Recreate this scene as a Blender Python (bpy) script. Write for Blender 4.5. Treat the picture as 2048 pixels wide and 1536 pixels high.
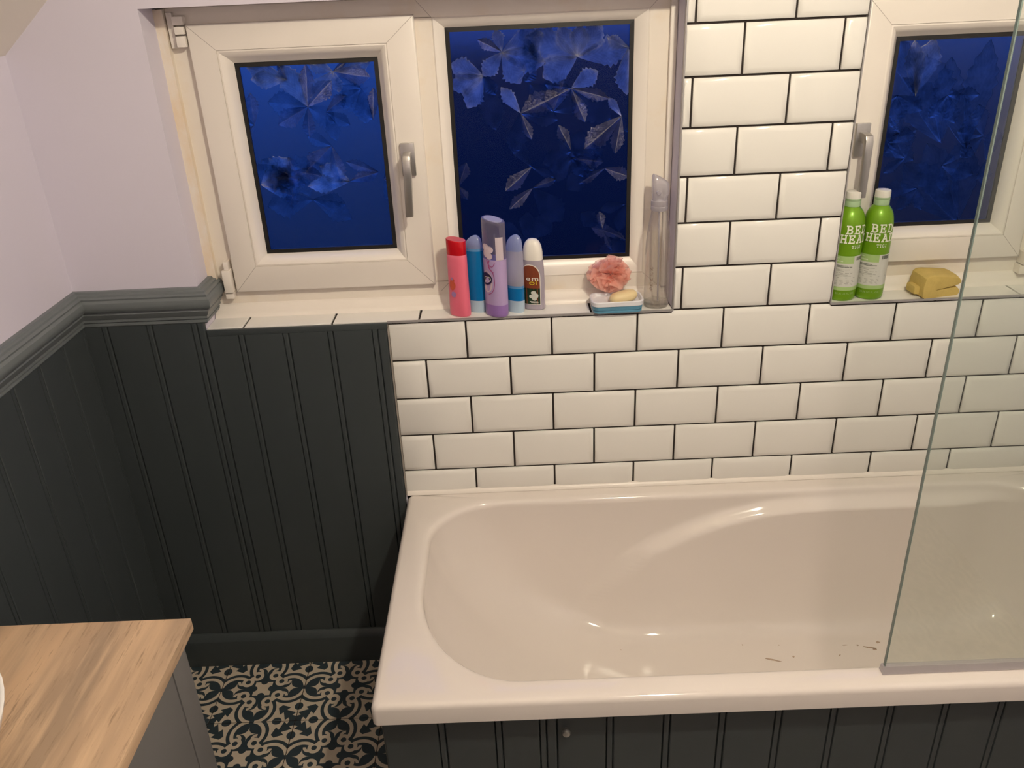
import bpy, bmesh, math, random
from mathutils import Vector, Matrix, noise
random.seed(7)
for o in list(bpy.data.objects): bpy.data.objects.remove(o)
SC = bpy.context.scene; COL = SC.collection
Z0 = 1.02            # height of the window sill above the floor; z below is measured from the sill ("rel")

# ---------------------------------------------------------------- camera, world, light, exposure
cd = bpy.data.cameras.new('camera'); cam = bpy.data.objects.new('camera', cd); COL.objects.link(cam)
cam.location = (-0.0851, -1.8301, 0.7154 + Z0)
cam.rotation_euler = (1.11786, 0.040347, -0.011693)
cd.sensor_width = 36; cd.lens = 1668.1 / 2048 * 36; cd.clip_start = 0.02
SC.camera = cam
SC.view_settings.view_transform = 'Standard'; SC.view_settings.look = 'None'
SC.view_settings.gamma = 1; SC.view_settings.use_curve_mapping = False
SC.view_settings.exposure = 0.22
LAMP_POS = (0.43, -1.36, 1.40 + Z0); LAMP_R = 0.045; LAMP_POWER = 800.0; LAMP_COL = (1.0, 0.90, 0.70)

w = bpy.data.worlds.new('dusk'); SC.world = w; w.use_nodes = True
nt = w.node_tree; nt.nodes.clear()
tc = nt.nodes.new('ShaderNodeTexCoord'); sp = nt.nodes.new('ShaderNodeSeparateXYZ')
mr = nt.nodes.new('ShaderNodeMapRange'); mr.inputs[1].default_value = -1; mr.inputs[2].default_value = 1
cr = nt.nodes.new('ShaderNodeValToRGB'); bg = nt.nodes.new('ShaderNodeBackground'); wo = nt.nodes.new('ShaderNodeOutputWorld')
el = cr.color_ramp.elements
el[0].position = 0.30; el[0].color = (0.0005, 0.0012, 0.007, 1)
el[1].position = 1.0; el[1].color = (0.022, 0.085, 0.48, 1)
e = el.new(0.46); e.color = (0.0012, 0.0038, 0.024, 1)
e = el.new(0.53); e.color = (0.024, 0.070, 0.38, 1)
nt.links.new(tc.outputs['Generated'], sp.inputs[0]); nt.links.new(sp.outputs[2], mr.inputs[0])
nt.links.new(mr.outputs[0], cr.inputs[0]); nt.links.new(cr.outputs[0], bg.inputs[0]); nt.links.new(bg.outputs[0], wo.inputs[0])
bg.inputs[1].default_value = 1.8

# ---------------------------------------------------------------- helpers
def tag(o, label=None, cat=None, group=None, kind=None):
    if label: o['label'] = label
    if cat: o['category'] = cat
    if group: o['group'] = group
    if kind: o['kind'] = kind
    return o
def link(name, me, parent=None, loc=None):
    o = bpy.data.objects.new(name, me); COL.objects.link(o)
    if parent: o.parent = parent
    if loc is not None: o.location = loc
    return o
def thing(name, loc, label, cat, rz=0, group=None, kind=None):
    o = bpy.data.objects.new(name, None); COL.objects.link(o); o.empty_display_size = 0.05
    o.location = (loc[0], loc[1], loc[2] + Z0); o.rotation_euler = (0, 0, rz)
    return tag(o, label, cat, group, kind)
def mesh(name, v, f, m, smooth=False, bevel=0, seg=2, mats=None, fm=None, ang=40):
    me = bpy.data.meshes.new(name); me.from_pydata([tuple(a) for a in v], [], f)
    for x in (mats or [m]): me.materials.append(x)
    if fm:
        for p, i in zip(me.polygons, fm): p.material_index = i
    bm = bmesh.new(); bm.from_mesh(me)
    bmesh.ops.recalc_face_normals(bm, faces=bm.faces)
    if bevel:
        ed = [e for e in bm.edges if len(e.link_faces) == 2 and e.calc_face_angle(0) > 0.6]
        bmesh.ops.bevel(bm, geom=ed, offset=bevel, segments=seg, profile=0.6, affect='EDGES', clamp_overlap=True)
    bm.to_mesh(me); bm.free()
    if smooth or bevel:
        me.polygons.foreach_set('use_smooth', [True] * len(me.polygons))
        try: me.set_sharp_from_angle(angle=math.radians(ang))
        except Exception: pass
    return me
def up(v): return [(a[0], a[1], a[2] + Z0) for a in v]
def part(name, v, f, m, parent=None, rel=True, **k):      # rel: parent sits at the origin, so lift the points
    return link(name, mesh(name, up(v) if rel else v, f, m, **k), parent)
def boxv(x0, x1, y0, y1, z0, z1):
    v = [(x, y, z) for z in (z0, z1) for y in (y0, y1) for x in (x0, x1)]
    f = [(0, 2, 3, 1), (4, 5, 7, 6), (0, 1, 5, 4), (2, 6, 7, 3), (0, 4, 6, 2), (1, 3, 7, 5)]
    return v, f
def box(name, b, m, parent=None, rel=True, **k):
    v, f = boxv(*b); return part(name, v, f, m, parent, rel, **k)
def boxes(bs):
    V, F = [], []
    for b in bs:
        v, f = boxv(*b); n = len(V); V += v; F += [tuple(i + n for i in q) for q in f]
    return V, F
def loft(rings, close=False, cap0=True, cap1=True):
    n = len(rings[0]); V = [p for r in rings for p in r]; F = []
    K = len(rings)
    for k in range(K if close else K - 1):
        a = k * n; b = ((k + 1) % K) * n
        for i in range(n):
            j = (i + 1) % n; F.append((a + i, a + j, b + j, b + i))
    if not close:
        if cap0: F.append(tuple(range(n - 1, -1, -1)))
        if cap1: F.append(tuple(range((K - 1) * n, K * n)))
    return V, F
def circ(r, z, n=40, cx=0, cy=0, ry=None):
    ry = r if ry is None else ry
    return [(cx + r * math.cos(2 * math.pi * i / n), cy + ry * math.sin(2 * math.pi * i / n), z) for i in range(n)]
def rrect(hx, hy, r, z, n=6, cx=0, cy=0):
    P = []
    for (sx, sy, a0) in ((1, 1, 0), (-1, 1, 90), (-1, -1, 180), (1, -1, 270)):
        for i in range(n + 1):
            a = math.radians(a0 + 90 * i / n)
            P.append((cx + sx * (hx - r) + r * math.cos(a), cy + sy * (hy - r) + r * math.sin(a), z))
    return P
def rectring(loops):          # loops: (x0, x1, z0, z1, y); a mitred picture-frame section
    V, F = [], []; n = len(loops)
    for (x0, x1, z0, z1, y) in loops: V += [(x0, y, z0), (x1, y, z0), (x1, y, z1), (x0, y, z1)]
    for k in range(n):
        a = 4 * k; b = 4 * ((k + 1) % n)
        for i in range(4):
            j = (i + 1) % 4; F.append((a + i, a + j, b + j, b + i))
    return V, F
def merge(*vf):
    V, F = [], []
    for v, f in vf:
        n = len(V); V += list(v); F += [tuple(i + n for i in q) for q in f]
    return V, F
def ss(x, a, b):
    t = max(0, min(1, (x - a) / (b - a))); return t * t * (3 - 2 * t)
def interp(x, pts):
    if x <= pts[0][0]: return pts[0][1]
    for (a, b), (c, d) in zip(pts, pts[1:]):
        if x <= c: return b + (d - b) * (x - a) / (c - a)
    return pts[-1][1]

# ---------------------------------------------------------------- materials
class E:                      # tiny expression builder for math nodes
    nt = None
    def __init__(s, sock): s.s = sock
    @staticmethod
    def op(o, *a):
        n = E.nt.nodes.new('ShaderNodeMath'); n.operation = o
        for i, x in enumerate(a):
            if isinstance(x, E): E.nt.links.new(x.s, n.inputs[i])
            else: n.inputs[i].default_value = x
        return E(n.outputs[0])
    def __add__(s, o): return E.op('ADD', s, o)
    def __radd__(s, o): return E.op('ADD', s, o)
    def __sub__(s, o): return E.op('SUBTRACT', s, o)
    def __rsub__(s, o): return E.op('SUBTRACT', o, s)
    def __mul__(s, o): return E.op('MULTIPLY', s, o)
    def __rmul__(s, o): return E.op('MULTIPLY', s, o)
    def __truediv__(s, o): return E.op('DIVIDE', s, o)
    def __lt__(s, o): return E.op('LESS_THAN', s, o)
    def __gt__(s, o): return E.op('GREATER_THAN', s, o)
    def abs(s): return E.op('ABSOLUTE', s)
    def sqrt(s): return E.op('SQRT', s)
def emin(*a):
    r = a[0]
    for b in a[1:]: r = E.op('MINIMUM', r, b)
    return r
def emax(*a):
    r = a[0]
    for b in a[1:]: r = E.op('MAXIMUM', r, b)
    return r
def newmat(name):
    m = bpy.data.materials.new(name); m.use_nodes = True
    return m, m.node_tree, m.node_tree.nodes['Principled BSDF']
def N(nt, t, **k):
    n = nt.nodes.new(t)
    for a, b in k.items(): setattr(n, a, b)
    return n
def mix(nt, fac, c1, c2):
    n = N(nt, 'ShaderNodeMix', data_type='RGBA')
    if hasattr(fac, 'is_linked'): nt.links.new(fac, n.inputs[0])
    else: n.inputs[0].default_value = fac
    for s, c in ((n.inputs[6], c1), (n.inputs[7], c2)):
        if hasattr(c, 'is_linked'): nt.links.new(c, s)
        else: s.default_value = (*c, 1) if len(c) == 3 else c
    return n.outputs[2]
def ramp(nt, sock, a, b):
    n = N(nt, 'ShaderNodeMapRange'); n.inputs[1].default_value = a; n.inputs[2].default_value = b; n.clamp = True
    nt.links.new(sock, n.inputs[0]); return n.outputs[0]
def tex(nt, scale, detail=3, rough=0.5, stretch=None, coord='Object'):
    t = N(nt, 'ShaderNodeTexCoord'); n = N(nt, 'ShaderNodeTexNoise')
    n.inputs['Scale'].default_value = scale; n.inputs['Detail'].default_value = detail; n.inputs['Roughness'].default_value = rough
    if stretch:
        mp = N(nt, 'ShaderNodeMapping'); mp.inputs['Scale'].default_value = stretch
        nt.links.new(t.outputs[coord], mp.inputs[0]); nt.links.new(mp.outputs[0], n.inputs[0])
    else: nt.links.new(t.outputs[coord], n.inputs[0])
    return n.outputs['Fac']
def pm(name, col, rough=0.5, metal=0.0, spec=0.5, trans=0.0, ior=1.45, var=0.08, scale=12, bump=0.0, bscale=60, coat=0.0, sss=0.0, bdist=0.002):
    m, nt, b = newmat(name)
    if var:
        f = tex(nt, scale)
        c2 = tuple(max(0, c * (1 - var)) for c in col); c1 = tuple(min(1, c * (1 + var)) for c in col)
        nt.links.new(mix(nt, f, c2, c1), b.inputs['Base Color'])
    else: b.inputs['Base Color'].default_value = (*col, 1)
    b.inputs['Roughness'].default_value = rough; b.inputs['Metallic'].default_value = metal
    b.inputs['Specular IOR Level'].default_value = spec; b.inputs['Transmission Weight'].default_value = trans
    b.inputs['IOR'].default_value = ior; b.inputs['Coat Weight'].default_value = coat; b.inputs['Coat Roughness'].default_value = 0.1
    if sss:
        b.inputs['Subsurface Weight'].default_value = sss; b.inputs['Subsurface Radius'].default_value = (0.02, 0.015, 0.012); b.inputs['Subsurface Scale'].default_value = 0.3
    if bump:
        bn = N(nt, 'ShaderNodeBump'); bn.inputs['Strength'].default_value = bump; bn.inputs['Distance'].default_value = bdist
        nt.links.new(tex(nt, bscale, 4), bn.inputs['Height']); nt.links.new(bn.outputs[0], b.inputs['Normal'])
    return m
def thinglass(name, tint, gloss=0.06, rough=0.02, body=0.0, bodycol=(1, 1, 1), edge=0.6):
    """clear sheet or hollow plastic: see-through with a fresnel reflection and some body colour"""
    m = bpy.data.materials.new(name); m.use_nodes = True; nt = m.node_tree; nt.nodes.clear()
    out = N(nt, 'ShaderNodeOutputMaterial'); tr = N(nt, 'ShaderNodeBsdfTransparent'); gl = N(nt, 'ShaderNodeBsdfGlossy')
    tr.inputs[0].default_value = (*tint, 1); gl.inputs['Roughness'].default_value = rough
    df = N(nt, 'ShaderNodeBsdfDiffuse'); df.inputs[0].default_value = (*bodycol, 1)
    tl = N(nt, 'ShaderNodeBsdfTranslucent'); tl.inputs[0].default_value = (*bodycol, 1)
    dm = N(nt, 'ShaderNodeMixShader'); dm.inputs[0].default_value = 0.5; nt.links.new(df.outputs[0], dm.inputs[1]); nt.links.new(tl.outputs[0], dm.inputs[2])
    m1 = N(nt, 'ShaderNodeMixShader'); nt.links.new(tr.outputs[0], m1.inputs[1]); nt.links.new(dm.outputs[0], m1.inputs[2])
    lw = N(nt, 'ShaderNodeLayerWeight'); lw.inputs[0].default_value = 0.5
    E.nt = nt
    fb = E(lw.outputs['Facing']) * (edge * body) + body * (1 - 0.3 * edge)
    nt.links.new(emin(fb, 1.0).s, m1.inputs[0])
    m2 = N(nt, 'ShaderNodeMixShader'); nt.links.new(m1.outputs[0], m2.inputs[1]); nt.links.new(gl.outputs[0], m2.inputs[2])
    fg = E.op('POWER', E(lw.outputs['Facing']), 4.0) * 0.7 + gloss * 0.5
    nt.links.new(emin(fg, 1.0).s, m2.inputs[0]); nt.links.new(m2.outputs[0], out.inputs[0])
    return m

M = {}
M['paint'] = pm('lavender_wall_paint', (0.67, 0.63, 0.725), 0.6, var=0.03, scale=3, bump=0.08, bscale=90)
M['ceiling'] = pm('cream_ceiling_paint', (0.86, 0.80, 0.72), 0.7, var=0.03, scale=3)
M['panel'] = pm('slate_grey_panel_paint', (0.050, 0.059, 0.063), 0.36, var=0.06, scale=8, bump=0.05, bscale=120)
M['rail'] = pm('slate_grey_paint_lit_rail', (0.150, 0.167, 0.174), 0.38, var=0.05, scale=10)  # panel paint made lighter, painting in the light from above
M['tile'] = pm('white_ceramic_glaze', (0.80, 0.78, 0.74), 0.16, var=0.025, scale=4, bump=0.02, bscale=9)
M['grout'] = pm('dark_grout', (0.028, 0.020, 0.017), 0.85, var=0.2, scale=60, bump=0.3, bscale=300)
M['upvc'] = pm('white_window_plastic', (0.80, 0.74, 0.68), 0.30, var=0.035, scale=5)
M['metal'] = pm('brushed_steel', (0.50, 0.48, 0.46), 0.32, metal=0.9, var=0.05, scale=30)
M['trim'] = pm('grey_tile_trim', (0.42, 0.40, 0.40), 0.35, metal=0.4, var=0.05)
M['gasket'] = pm('black_rubber', (0.008, 0.007, 0.007), 0.5, var=0.1)
M['acrylic'] = pm('white_bath_acrylic', (0.755, 0.69, 0.645), 0.10, var=0.012, scale=2, coat=0.3)
M['oak_side'] = None

def m_stain():
    m, nt, b = newmat('stained_sealant')
    f = ramp(nt, tex(nt, 14, 5, 0.65, (1, 1, 0.45)), 0.42, 0.68)
    nt.links.new(mix(nt, f, (0.80, 0.73, 0.65), (0.76, 0.60, 0.42)), b.inputs['Base Color']); b.inputs['Roughness'].default_value = 0.5
    return m
M['stain'] = m_stain()
def m_frame():
    m, nt, b = newmat('yellowed_window_plastic')
    f = ramp(nt, tex(nt, 9, 4, 0.6), 0.5, 0.8)
    nt.links.new(mix(nt, f, (0.80, 0.73, 0.65), (0.76, 0.64, 0.50)), b.inputs['Base Color']); b.inputs['Roughness'].default_value = 0.32
    return m
M['frame'] = m_frame()
def m_wood():
    m, nt, b = newmat('oak_grain')
    t = N(nt, 'ShaderNodeTexCoord'); mp = N(nt, 'ShaderNodeMapping'); mp.inputs['Scale'].default_value = (1, 0.09, 1)
    nt.links.new(t.outputs['Object'], mp.inputs[0])
    def nz(s, d, r=0.55):
        n = N(nt, 'ShaderNodeTexNoise'); n.inputs['Scale'].default_value = s; n.inputs['Detail'].default_value = d; n.inputs['Roughness'].default_value = r
        nt.links.new(mp.outputs[0], n.inputs[0]); return n.outputs['Fac']
    c = mix(nt, ramp(nt, nz(13, 2), 0.38, 0.62), (0.60, 0.405, 0.25), (0.36, 0.255, 0.17))
    c = mix(nt, ramp(nt, nz(45, 4), 0.48, 0.75), c, (0.66, 0.46, 0.29))
    c = mix(nt, ramp(nt, nz(150, 5, 0.7), 0.56, 0.72), c, (0.25, 0.165, 0.10))
    nt.links.new(c, b.inputs['Base Color']); b.inputs['Roughness'].default_value = 0.42
    bn = N(nt, 'ShaderNodeBump'); bn.inputs['Strength'].default_value = 0.15; bn.inputs['Distance'].default_value = 0.001
    nt.links.new(nz(150, 5, 0.7), bn.inputs['Height']); nt.links.new(bn.outputs[0], b.inputs['Normal'])
    return m
M['oak'] = m_wood()
TILE = 0.230
def m_floor():
    """encaustic print: medallions on the tile corners, scrolls and stars round a small cross in the middle"""
    m, nt, b = newmat('encaustic_print'); E.nt = nt
    t = N(nt, 'ShaderNodeTexCoord'); s = N(nt, 'ShaderNodeSeparateXYZ'); nt.links.new(t.outputs['Object'], s.inputs[0])
    x = (E(s.outputs[0]) / (TILE / 2)).abs(); y = (E(s.outputs[1]) / (TILE / 2)).abs()
    u = emax(x, y); v = emin(x, y)
    def ln(a, b_): return (a * a + b_ * b_).sqrt()
    def dist(cx, cy): return ln(u - cx, v - cy)
    D = emin(dist(0.66, 0.0) - 0.31, emax(v - 0.055, 0.80 - u), dist(0, 0) - 0.43)
    ring = lambda cx, cy, r, w_: (dist(cx, cy) - r).abs() < w_
    band = emin(D > 0.0, D < 0.085)
    med = D > 0.165
    qx = 1 - u; qy = 1 - v
    al = (qx + qy) * 0.7071; ac = (qy - qx) * 0.7071
    saw = E.op('FRACT', (0.62 - al) * 4.6)
    branch = emin(ac < (saw * 0.105 + 0.048), al < 0.60)
    bud = ln(qx / 0.10, (qy - 0.42) / 0.11) < 1.0
    hub = ln(qx, qy) < 0.14
    med = emin(med, 1 - emax(branch, bud, hub))
    ins = D < 0.0
    star = ((u - 0.66).abs().sqrt() + v.sqrt()) < 0.46
    curl = emin(ring(0.405, 0.215, 0.105, 0.042), D < 0.085)
    hole = dist(0.405, 0.215) < 0.063
    hook = emin(ring(0.525, 0.235, 0.095, 0.034), v < 0.235, u > 0.45)
    cross = emin(u < 0.205, dist(0.215, 0.0) > 0.085)
    lt = emin(emax(band, med, emin(ins, emax(star, hook, cross)), curl), 1 - hole)
    n1 = tex(nt, 30, 4)
    cream = mix(nt, n1, (0.56, 0.47, 0.37), (0.66, 0.56, 0.45)); dark = mix(nt, n1, (0.024, 0.036, 0.046), (0.042, 0.062, 0.076))
    nt.links.new(mix(nt, lt.s, dark, cream), b.inputs['Base Color']); b.inputs['Roughness'].default_value = 0.38
    return m
M['encaustic'] = m_floor()

# ---------------------------------------------------------------- room shell
FL = -1.02; CE = 1.70                      # floor and ceiling, rel to the sill
XL, XR, YB = -1.10, 1.33, -2.45            # left wall, right wall, wall behind the camera
W1 = (-0.812, 0.284, 0.0, 0.69)            # opening of the two-light window
W2 = (0.655, 1.155, 0.0, 0.69)             # opening of the window over the bath
G = 0.008                                   # tile thickness
bs_p = [(XL - .25, W1[0], 0, .25, FL, CE), (W1[0], -.385, 0, .25, FL, -.006), (W1[0], W1[1] + .004, 0, .25, W1[3], CE)]
bs_g = [(-.385, XR + .25, G, .25, FL, -.006), (W1[1] + .004, W2[0] - .004, G, .25, -.006, CE),
        (W2[0] - .004, W2[1] + .004, G, .25, W2[3], CE), (W2[1] + .004, XR + .25, G, .25, -.006, CE)]
v, f = boxes(bs_p + bs_g)
wall = part('wall_back', v, f, None, mats=[M['paint'], M['grout']], fm=[0] * 6 * len(bs_p) + [1] * 6 * len(bs_g))
tag(wall, 'back wall with white bevelled tiles, slate grey boarding and two windows', kind='structure')
sl = 0.86; zs = 0.615                       # the sloping ceiling meets the left wall here
xe = XL + (CE - zs) / sl
v, f = boxes([(XL - .25, XL, YB - .2, 0, FL, zs + .2)])
wl = tag(part('wall_left', v, f, M['paint']), 'pale lavender left wall above slate grey boarding', kind='structure')
tag(box('wall_right', (XR, XR + .25, YB - .2, 0.008, FL, CE), M['paint']), 'plain right wall at the end of the bath', kind='structure')
v, f = boxes([(XL, XR, YB - .2, YB, .02, CE), (XL, XR, YB - .2, YB, FL, .02)])
tag(part('wall_front', v, f, None, mats=[M['paint'], M['panel']], fm=[0] * 6 + [1] * 6), 'plain wall behind the viewer', kind='structure')
P = [(XL, zs), (xe, CE), (XR, CE), (XR, CE + .2), (XL - .2, CE + .2), (XL - .2, zs)]
v = [(x, y, z) for y in (YB, 0.0) for x, z in P]
n = len(P); f = [tuple(range(n)), tuple(range(2 * n - 1, n - 1, -1))] + [(i, (i + 1) % n, n + (i + 1) % n, n + i) for i in range(n)]
tag(part('ceiling', v, f, M['ceiling']), 'cream ceiling sloping down to the left wall', kind='structure')
floor = tag(box('floor', (XL, XR, YB, 0, FL - .10, FL - .002), M['grout']), 'floor of blue and cream patterned tiles', kind='structure')

# wall tiles: bevelled, each its own piece, running bond
TX, TZ, J = 0.203, 0.103, 0.0046
tcache = {}
def tile_mesh(w_, h_, bl=True, br=True, bt=True, bb=True):
    key = (round(w_, 4), round(h_, 4), bl, br, bt, bb)
    if key not in tcache:
        a, c = w_ / 2, h_ / 2; k = 0.0125
        r0 = [(-a, G, -c), (a, G, -c), (a, G, c), (-a, G, c)]
        r1 = [(-a, .0034 if bl or bb else 0, -c), (a, .0034, -c), (a, .0034, c), (-a, .0034, c)]
        i = (-a + (k if bl else .001), a - (k if br else .001), -c + (k if bb else .001), c - (k if bt else .001))
        r2 = [(i[0], 0, i[2]), (i[1], 0, i[2]), (i[1], 0, i[3]), (i[0], 0, i[3])]
        v, f = loft([r0, r1, r2]); tcache[key] = mesh('wall_tile', v, f, M['tile'], bevel=.0009, seg=1)
    return tcache[key]
def fill(xa, xb, rows, zlo=None):
    for r in rows:
        z1 = -(r - 1) * TZ - J / 2; z0 = -r * TZ + J / 2; cut = False
        if zlo is not None and z0 < zlo: z0 = zlo; cut = True
        off = 0 if r % 2 else TX / 2
        k = math.floor((xa - off) / TX) - 1
        while off + k * TX < xb:
            x0 = max(off + k * TX + J / 2, xa); x1 = min(off + (k + 1) * TX - J / 2, xb); k += 1
            if x1 - x0 < .012: continue
            me = tile_mesh(x1 - x0, z1 - z0, x0 > xa, x1 < xb, True, not cut)
            link('wall_tile', me, wall, ((x0 + x1) / 2, 0, (z0 + z1) / 2 + Z0))
fill(-.3845, XR - .001, range(1, 6), zlo=-.477)
fill(.2865, .6525, range(0, -10, -1))
fill(W2[1] + .003, XR - .001, range(0, -10, -1))
fill(W2[0], W2[1], range(-7, -10, -1))
# sill tiles, flat, with the dark joints of the photo
def flat_tile(name, x0, x1, y0, y1, z0, z1, parent):
    return box(name, (x0, x1, y0, y1, z0, z1), M['tile'], parent, bevel=.0008, seg=1)
def sill(xa, xb, joints):
    e = [xa] + joints + [xb]
    for i in range(len(e) - 1):
        flat_tile('sill_tile', e[i] + (.0026 if i else 0), e[i + 1] - (.0026 if i < len(e) - 2 else 0), .001, .088, -.005, .003, wall)
    box('sill_grout', (xa, xb, .001, .15, -.006, -.001), M['grout'], wall)
    z = .0035
    V, F = loft([[(x, .064, .003), (x, .066, .009), (x, .071, .014), (x, .078, .017), (x, .082, .026), (x, .088, .031), (x, .093, .033), (x, .093, .003)] for x in (xa + .001, xb - .001)])
    part('sill_bead', V, F, M['upvc'], wall, smooth=True, ang=50)
sill(W1[0] + .001, W1[1] - .001, [-.7258, -.5165, -.3115, -.108, .094])
sill(W2[0] + .001, W2[1] - .001, [.899, 1.0985])
for (xa, xb) in ((-.386, W1[1]), (W2[0], W2[1])):
    box('sill_edge_trim', (xa, xb, -.0022, .001, -.0020, .0034), M['trim'], wall)
box('sill_edge_strip', (W1[0] + .001, -.386, -.007, .001, -.014, .0005), M['panel'], wall, bevel=.001)
for x in (W1[1], W2[0] - .002):
    box('corner_trim', (x, x + .0022, -.0015, .012, 0.0, CE - .2), M['trim'], wall)
# painted reveals beside the tiled pier
for x0, x1 in ((W1[1] - .0006, W1[1]),):
    box('reveal_lining', (x0, W1[1] + .003, .0125, .10, .004, W1[3] - .001), M['paint'], wall)
for b in ((W2[0] - .003, W2[0] + .002, .0125, .0895, .004, W2[3]), (W2[1] - .002, W2[1] + .003, .0005, .0895, .004, W2[3]), (W2[0] - .003, W2[1] + .003, .0005, .0895, W2[3] - .002, W2[3] + .003)):
    box('reveal_lining', b, M['tile'], wall)
box('tile_side_sealant', (-.3875, -.3845, -.004, G, -.48, -.004), pm('grey_sealant', (.30, .27, .24), .5), wall)
V, F = loft([[(x, 0.0035, -.4815), (x, -.0065, -.4812), (x, -.0045, -.476), (x, -.001, -.4715), (x, .0035, -.4705)] for x in (-.384, XR - .002)])
part('bath_sealant', V, F, M['upvc'], wall, smooth=True, ang=60)

# tongue and groove boards
def board_profile(w_, bead=True):
    d = .0055
    p = [(0, d), (.0018, .0008), (.004, 0)]
    if bead: p += [(w_ - .0145, 0), (w_ - .0128, d), (w_ - .011, 0), (w_ - .0035, 0), (w_ - .0018, .0008), (w_, d)]
    else: p += [(w_ - .004, 0), (w_ - .0018, .0005), (w_, d)]
    return p
bcache = {}
def board_mesh(w_, h_, bead=True):
    key = (round(w_, 4), round(h_, 4), bead)
    if key not in bcache:
        pr = board_profile(w_, bead) + [(w_, .0078), (0, .0078)]
        v, f = loft([[(x, y, z) for x, y in pr] for z in (0, h_)])
        bcache[key] = mesh('panel_board', v, f, M['panel'])
    return bcache[key]
def board(parent, loc, rz, w_, h_, bead=True):
    o = link('panel_board', board_mesh(w_, h_, bead), parent, loc); o.rotation_euler = (0, 0, rz); return o
BW = 0.105; YF = -.0075
x = -1.0406 - BW
edges = [-1.0406 + BW * i for i in range(7)]
ed = [XL] + edges[:3] + [-.812] + edges[3:] + [-.3885]
ed = sorted(set(round(a, 4) for a in ed))
for a, b_ in zip(ed, ed[1:]):
    top = .03 if b_ <= -.811 else -.014
    board(wall, (a, YF, FL + Z0), 0, b_ - a, top - FL, bead=(b_ - a) > .05)
for i in range(22):                        # left wall: boards run towards the viewer
    board(wl, (XL + .0075, -.008 - BW * (i + 1), FL + Z0), math.pi / 2, BW, .03 - FL)

# dado rail (mitred, turns into the window reveal) and skirting
DADO = [(0, .020), (.007, .020), (.011, .024), (.011, .029), (.008, .031), (.013, .034), (.013, .040), (.018, .047), (.022, .055), (.020, .060), (.026, .062), (.031, .068), (.033, .077), (.031, .086), (.026, .091), (.027, .095), (.020, .098), (.019, .102), (.012, .104), (.010, .108), (0, .108)]
def sweep(profile, path):                   # path: list of (x, y, outx, outy): profile grows along (outx, outy)
    return loft([[(x + ox * d, y + oy * d, z) for d, z in profile] for x, y, ox, oy in path])
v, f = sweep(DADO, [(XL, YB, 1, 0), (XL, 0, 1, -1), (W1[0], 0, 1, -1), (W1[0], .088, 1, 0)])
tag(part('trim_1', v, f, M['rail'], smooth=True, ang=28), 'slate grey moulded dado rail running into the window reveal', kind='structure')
BASE = [(0, 0), (.019, 0), (.019, .086), (.018, .089), (.004, .104), (0, .105)]
v, f = sweep([(d, z + FL) for d, z in BASE], [(XL + .0076, YB, 1, 0), (XL + .0076, -.0076, 1, -1), (-.372, -.0076, 0, -1)])
tag(part('baseboard_back', v, f, M['panel'], smooth=True, ang=28), 'slate grey skirting board round the corner', kind='structure')

# floor tiles
fcache = {}
def floor_tiles():
    hx = TILE / 2; g = .0011
    xs = [-.709 + hx + TILE * i for i in range(-2, 9)]; ys = [-.2335 + hx + TILE * j for j in range(1, -11, -1)]
    for cy in ys:
        for cx in xs:
            x0 = max(cx - hx + g, XL + .001); x1 = min(cx + hx - g, XR - .001); y0 = max(cy - hx + g, YB); y1 = min(cy + hx - g, -.001)
            if x1 - x0 < .01 or y1 - y0 < .01: continue
            if x0 > -.36 and y0 > -.66: continue             # under the bath
            key = tuple(round(a, 4) for a in (x0 - cx, x1 - cx, y0 - cy, y1 - cy))
            if key not in fcache:
                v, f = boxv(*key, -.008, 0); fcache[key] = mesh('floor_tile', v, f, M['encaustic'], bevel=.0006, seg=1)
            link('floor_tile', fcache[key], floor, (cx, cy, FL + Z0))
floor_tiles()

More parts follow.
